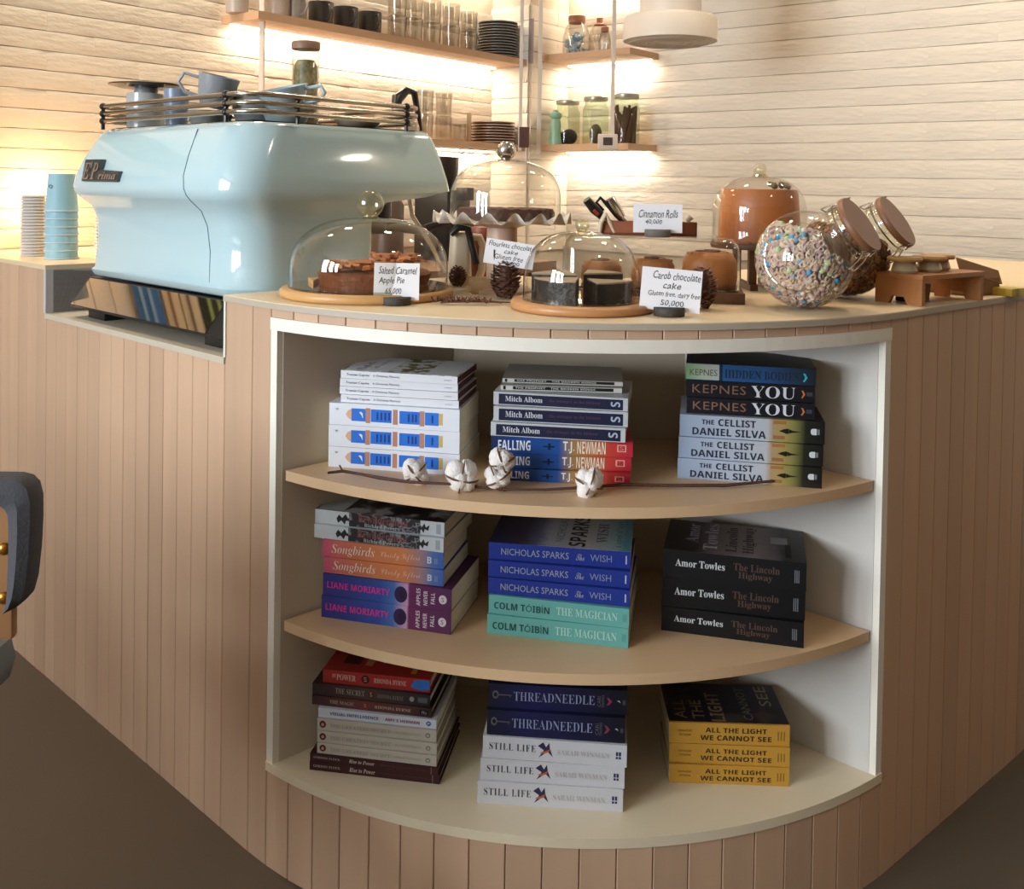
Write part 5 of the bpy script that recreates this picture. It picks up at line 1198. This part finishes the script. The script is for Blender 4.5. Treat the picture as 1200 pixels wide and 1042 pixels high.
# right shelves
def cork_jar(px, r, h, label, ck, content=None, d=.15, z=zArt):
    q = on_right(px, z, d); t = thing('corked_jar', label, 'jar', q)
    link('glass', lathe([(0, 0), (r, 0), (r*1.02, h*.5), (r*.8, h*.82), (r*.62, h*.9), (r*.62, h)], 28, caps=False, ang=60), m_glass2, t)
    link('cork', lathe([(0, h*.93), (r*.6, h*.93), (r*ck, h), (r*ck, h*1.14), (0, h*1.15)], 24, ang=40), M('cork', '#a0684a', .8, noise=.15), t)
    if content:
        bm = bmesh.new(); rnd = random.Random(9)
        for i in range(46):
            a = rnd.uniform(0, 6.28); rr = r*.75*math.sqrt(rnd.random()); ball_bm(bm, (rr*math.cos(a), rr*math.sin(a), .008+h*.6*rnd.random()), r*.2, 6, 4)
        link('candies', finish(bm, 'candies', False), BLOTCH('candy', [(0, '#3c6c9c'), (.45, '#6ca4c4'), (.55, '#c8d4d8'), (1, '#3a6090')], 40), t, kind='stuff')
cork_jar(673, .062, .155, 'corked jar of blue wrapped candies on the short upper shelf', .62, True)
cork_jar(706, .028, .10, 'small empty corked bottle beside the candy jar', .62)
cork_jar(700, .05, .15, 'larger glass jar behind the right rod on the short upper shelf', .3, d=.08)
def lid_jar(px, r, h, label, content, d=.15):
    q = on_right(px, zBrt, d); t = thing('storage_jar', label, 'jar', q)
    link('glass', lathe([(0, 0), (r, 0), (r*1.02, .01), (r*1.02, h*.8), (r*.85, h*.9), (r*.85, h)], 32, caps=False, ang=60), m_greenglass, t)
    link('lid', lathe([(0, h), (r*.93, h), (r*.95, h+.003), (r*.95, h+.015), (r*.9, h+.018), (0, h+.018)], 32, ang=40), M('grey_lid', '#a8a49a', .3, metal=.5), t)
    if content == 'dark':
        bm = bmesh.new(); ball_bm(bm, (.01, -.01, .038), .036, 14, 10, (1, 1, 1)); ball_bm(bm, (-.018, .0, .032), .028, 12, 8); link('dark_contents', finish(bm, 'c', True), M('dark_fruit', '#26201e', .7, noise=.3), t)
    if content == 'whisk':
        bm = bmesh.new(); ball_bm(bm, (.0, -.01, .048), .028, 16, 12, (1, 1, 1.6)); link('pod', finish(bm, 'pod', True), M('pod', '#5c4a3a', .4, noise=.3, scale=20, stretch=(4, 4, .3)), t)
    if content == 'sticks':
        bm = bmesh.new(); rnd = random.Random(4)
        for i in range(70):
            a = rnd.uniform(0, 6.28); rr = r*.7*math.sqrt(rnd.random()); tube_bm(bm, [(rr*math.cos(a), rr*math.sin(a), .004), (r*.75*math.cos(a+.6), r*.75*math.sin(a+.6), h*.85*rnd.uniform(.7, 1))], .0065, 5)
        link('cinnamon_sticks', finish(bm, 'sticks', True), M('sticks', '#5c3c2c', .8, noise=.3), t, kind='stuff')
lid_jar(634, .036, .13, 'grey glass jar half hidden behind the left rod on the short lower shelf', None, .16)
lid_jar(664, .056, .185, 'greenish storage jar with dark fruit, left one on the short lower shelf', 'dark')
lid_jar(697, .057, .195, 'greenish storage jar with a brown pod, middle one on the short lower shelf', 'whisk')
lid_jar(732, .060, .20, 'storage jar full of brown sticks, right one on the short lower shelf', 'sticks')
q = on_right(650, zBrt, .22)
solid('pepper_mill', [(0, 0), (.030, 0), (.031, .01), (.024, .06), (.026, .09), (.019, .115), (.028, .125), (.027, .14), (.012, .148), (.010, .155), (0, .158)], M('mint_glaze', '#8eb69c', .35), q, 'mint green pepper mill in front of the left storage jar', 'pepper mill')
q = ony(712, 175, 3.99); t = thing('kitchen_timer', 'small white square timer with dark display hanging at the shelf edge', 'timer', q)
link('case', box(-.040, .040, -.006, .006, 0, .062, .005), M('timer_white', '#cfc6bc', .4), t)
link('display', box(-.019, .019, -.0075, -.005, .016, .048), M('timer_display', '#4a4240', .3), t)

# round ceiling duct diffuser
YV = 3.35; q = ony(785, 50, YV); zv = q.z
vt = thing('duct_vent', 'round white ceiling duct vent with ribbed underside hanging before the brick wall', 'vent', (q.x, YV, zv))
rv = .158
m_v = M('vent_white', '#c4bcb4', .45)
link('drum', lathe([(rv-.012, 0), (rv, .004), (rv, .075), (rv-.006, .085), (.10, .095), (.10, .10)], 56, ang=50), m_v, vt)
link('duct', lathe([(.103, .09), (.103, 2.9-zv)], 40, caps=False), m_v, vt)
for k in range(4):
    r_ = rv-.018-.028*k; link('ring', lathe([(r_, .002), (r_-.006, -.003), (r_-.016, .006), (r_-.018, .014)], 48, caps=False, ang=60), m_v, vt)
link('plate', lathe([(0, .012), (rv-.01, .012), (rv-.01, .016), (0, .016)], 40), M('vent_inner', '#8c7c6c', .6), vt)

# ------------------------------------------------------------------ back counter and grinder behind the machine
bc = thing('back_counter', 'back counter along the left brick wall behind the espresso machine', 'counter', (0, 0, 0))
link('worktop', prism([nl(0.3, .014), nl(1.25, .014), nl(1.25, .60), nl(0.3, .60)], .86, .90), M('back_top', '#8c6a50', .5, noise=.1), bc)
link('cabinet', prism([nl(0.3, .014), nl(1.25, .014), nl(1.25, .57), nl(0.3, .57)], 0, .86), M('back_cab', '#5c4636', .6, noise=.05), bc)
q = on_left(519, .9005, .26); gt = thing('coffee_grinder', 'black coffee grinder on the back counter, beyond the machine', 'grinder', q, .9)
link('body', box(-.07, .07, -.09, .09, 0, .28, .01), m_black, gt)
link('hopper', lathe([(.035, .28), (.06, .33), (.065, .41), (.0, .415)], 24), M('smoke_hopper', '#2a2420', .3), gt)
link('spout', box(-.02, .02, -.15, -.09, .24, .29, .004), m_black, gt)
q = on_left(560, .9005, .3); tag(link('milk_box', box(-.05, .05, -.04, .04, 0, .20, .004), M('tan_box', '#a88a6a', .6, noise=.1), None, q, .9), 'tan box on the back counter right of the grinder', 'box')
q = on_left(455, .9005, .3); tag(link('dark_canister', lathe([(0, 0), (.06, 0), (.06, .22), (.05, .24), (0, .245)], 24), M('dark_can', '#4a3a30', .4), None, q), 'dark canister on the back counter left of the grinder', 'canister')

# ------------------------------------------------------------------ chair at the left edge
YC = 1.24
tr_ = ony(42, 557, YC); zt_ = tr_.z; xr = tr_.x
ch = thing('lounge_chair', 'charcoal upholstered chair with wooden back, cut off by the left picture edge', 'chair', (xr-.25+.009, YC+.0, 0), 0)
def cx(px, py): q = ony(px, py, YC); return (q.x-(xr-.25), q.z)
outer = [cx(*p) for p in ((-20, 556), (15, 556), (26, 559), (33, 566), (37, 582), (37, 610), (35, 645), (31, 680), (26, 697), (18, 706), (7, 711))]
innr = [cx(*p) for p in ((9, 690), (10, 640), (11, 610), (8, 594), (-2, 586), (-20, 585))]
inb = [cx(*p) for p in ((-20, 587), (-8, 587), (0, 589), (5, 593), (8, 599), (9, 612), (9, 640), (8, 665), (7, 688), (6, 702), (6, 709))]
outer[0] = (-.44, outer[0][1]); inb[0] = (-.41, inb[0][1])
outer = [(-.46, cx(7, 711)[1]), (-.46, outer[0][1]-.02)]+outer; inb = [(-.425, cx(7, 711)[1]), (-.425, inb[0][1]-.02)]+inb
bm = bmesh.new(); rows = []
for (ox, oz), (ix, iz) in zip(outer, inb):
    mx_, mz_ = (ox+ix)/2, (oz+iz)/2
    rows.append([bm.verts.new(p) for p in ((ix, -.016, iz), (mx_, -.024, mz_), (ox-(ox-mx_)*.15, -.018, oz-(oz-mz_)*.15), (ox, -.008, oz), (ox, .012, oz), (ox-(ox-mx_)*.15, .018, oz-(oz-mz_)*.15), (ix, .018, iz))])
for a, b in zip(rows, rows[1:]):
    for k in range(7): bm.faces.new((a[k], a[(k+1) % 7], b[(k+1) % 7], b[k]))
bm.faces.new(rows[0]); bm.faces.new(rows[-1])
link('backrest', finish(bm, 'backrest', True, 40), M('charcoal_felt', '#45454a', .95, noise=.12, scale=220, bump=.2, bscale=300), ch)
link('back_shell', box(-.42, cx(9, 600)[0], -.006, .010, cx(5, 748)[1], innr[-1][1]+.01, .004), M('chair_wood', '#9c7048', .45, noise=.12, scale=20, stretch=(1, 1, .2)), ch)
for py in (640, 697):
    q = cx(1, py); bm = bmesh.new(); ball_bm(bm, (q[0], -.010, q[1]), .008, 14, 10, (1, .7, 1)); link('brass_bolt', finish(bm, 'bolt', True), M('brass', '#a8702c', .3, metal=.8), ch)
link('seat', loft([rrect(-.44, .170, -.46, .04, .10, z, 6) for z in (.42, .425, .455, .46)], 'seat', ang=40), MATS['charcoal_felt'], ch)
link('seat_shell', loft([[(x_, y_, z_) for x_, y_ in ((-.42, -.01), (cx(0, 790)[0]-.004+dx_, -.01), (cx(0, 790)[0]-.004+dx_, .03), (-.42, .03))] for z_, dx_ in ((.53, -.03), (.548, -.008), (.575, 0), (.60, -.006), (.612, -.02))], 'seat_shell'), M('grey_blue_shell', '#6c7478', .6), ch)
for x_, y_ in ((-.40, -.42), (.12, -.42), (-.40, .0), (.12, .0)):
    link('leg', tube([(x_, y_, .42), (x_+(.03 if x_ > 0 else -.03), y_, 0)], [.018, .012], 10), MATS['chair_wood'], ch)

# notice boards on the left brick wall beyond the picture edge (they mirror in the polished tray)
def notice(label, z0, z1, col, ink, nline):
    t = thing('notice_board', label, 'board', (nl(2.85, .02)[0], nl(2.85, .02)[1], 0), math.atan2(-DL[1], -DL[0]))
    link('panel', box(0, .55, -.008, .0, z0, z1), M('notice_'+col.strip('#'), col, .5), t)
    h = (z1-z0)/(nline+1)
    for i in range(nline): link('line', box(.03, .50-.06*(i % 2), -.0095, -.007, z0+h*(i+.7), z0+h*(i+1.05)), M('notice_'+ink.strip('#'), ink, .5), t)
notice('blue notice board on the left wall, lowest of the four', 1.345, 1.425, '#3c6ca4', '#8cb0d4', 2)
notice('cream notice board on the left wall above the blue one', 1.435, 1.485, '#e0c8a4', '#8c5c40', 1)
notice('cream notice board on the left wall below the dark one', 1.492, 1.545, '#dcc8a8', '#6c5040', 1)
notice('dark notice board with pale green lines on the left wall', 1.555, 1.72, '#20241c', '#9cb46c', 4)
# unseen table added between windows and counter to shade the lower left planks
ct = thing('shade_table', 'unseen wooden table added left of the counter to shade its lower planks', 'table', (-1.75, .75, 0), math.radians(20))
link('tabletop', box(-.40, .40, -.65, .65, .72, .75, .004), MATS['chair_wood'], ct)
for x_ in (-.34, .34):
    for y_ in (-.58, .58): link('leg', box(x_-.02, x_+.02, y_-.02, y_+.02, 0, .72), MATS['chair_wood'], ct)

# ------------------------------------------------------------------ ceiling downlights (real lamps in the room)
def downlight(x, y, label, power, col=WARM, ang_=110, r=.09, tgt=None):
    t = thing('ceiling_light', label, 'ceiling light', (x, y, 2.9), 0, 'round ceiling lights')
    link('ring', lathe([(r+.012, -.001), (r+.012, -.012), (r, -.012), (r, -.001)], 32), M('ring_white', '#d8d4cc', .4), t)
    link('diffuser', lathe([(0, -.004), (r, -.004), (r, -.010), (0, -.010)], 32), M('lamp_diffuser', '#fff0d8', .5, emit=32), t)
    l = bpy.data.lights.new('downlight', 'SPOT'); l.energy = power; l.color = col; l.spot_size = math.radians(ang_); l.spot_blend = .6; l.shadow_soft_size = r
    o = bpy.data.objects.new('downlight', l); COL.objects.link(o); o.location = (x, y, 2.87)
    if tgt: o.rotation_euler = (Vector(tgt)-Vector((x, y, 2.87))).to_track_quat('-Z', 'Y').to_euler()
    return o
downlight(.05, 2.6, 'ceiling light above the cake counter', 55)
downlight(1.0, 2.55, 'ceiling light above the cereal jars', 45)
downlight(-.9, 3.1, 'ceiling light above the espresso machine', 40)
downlight(1.7, 3.0, 'ceiling light aimed at the right brick wall', 52, tgt=(1.75, 3.5, .8))
downlight(-1.45, 2.55, 'ceiling light near the left brick wall', 75, tgt=(-1.6, 2.75, 1.3))
downlight(3.3, 1.97, 'large ceiling light near the right wall', 6, r=.17)
downlight(1.15, .75, 'ceiling light in front of the right wing of the counter', 5)
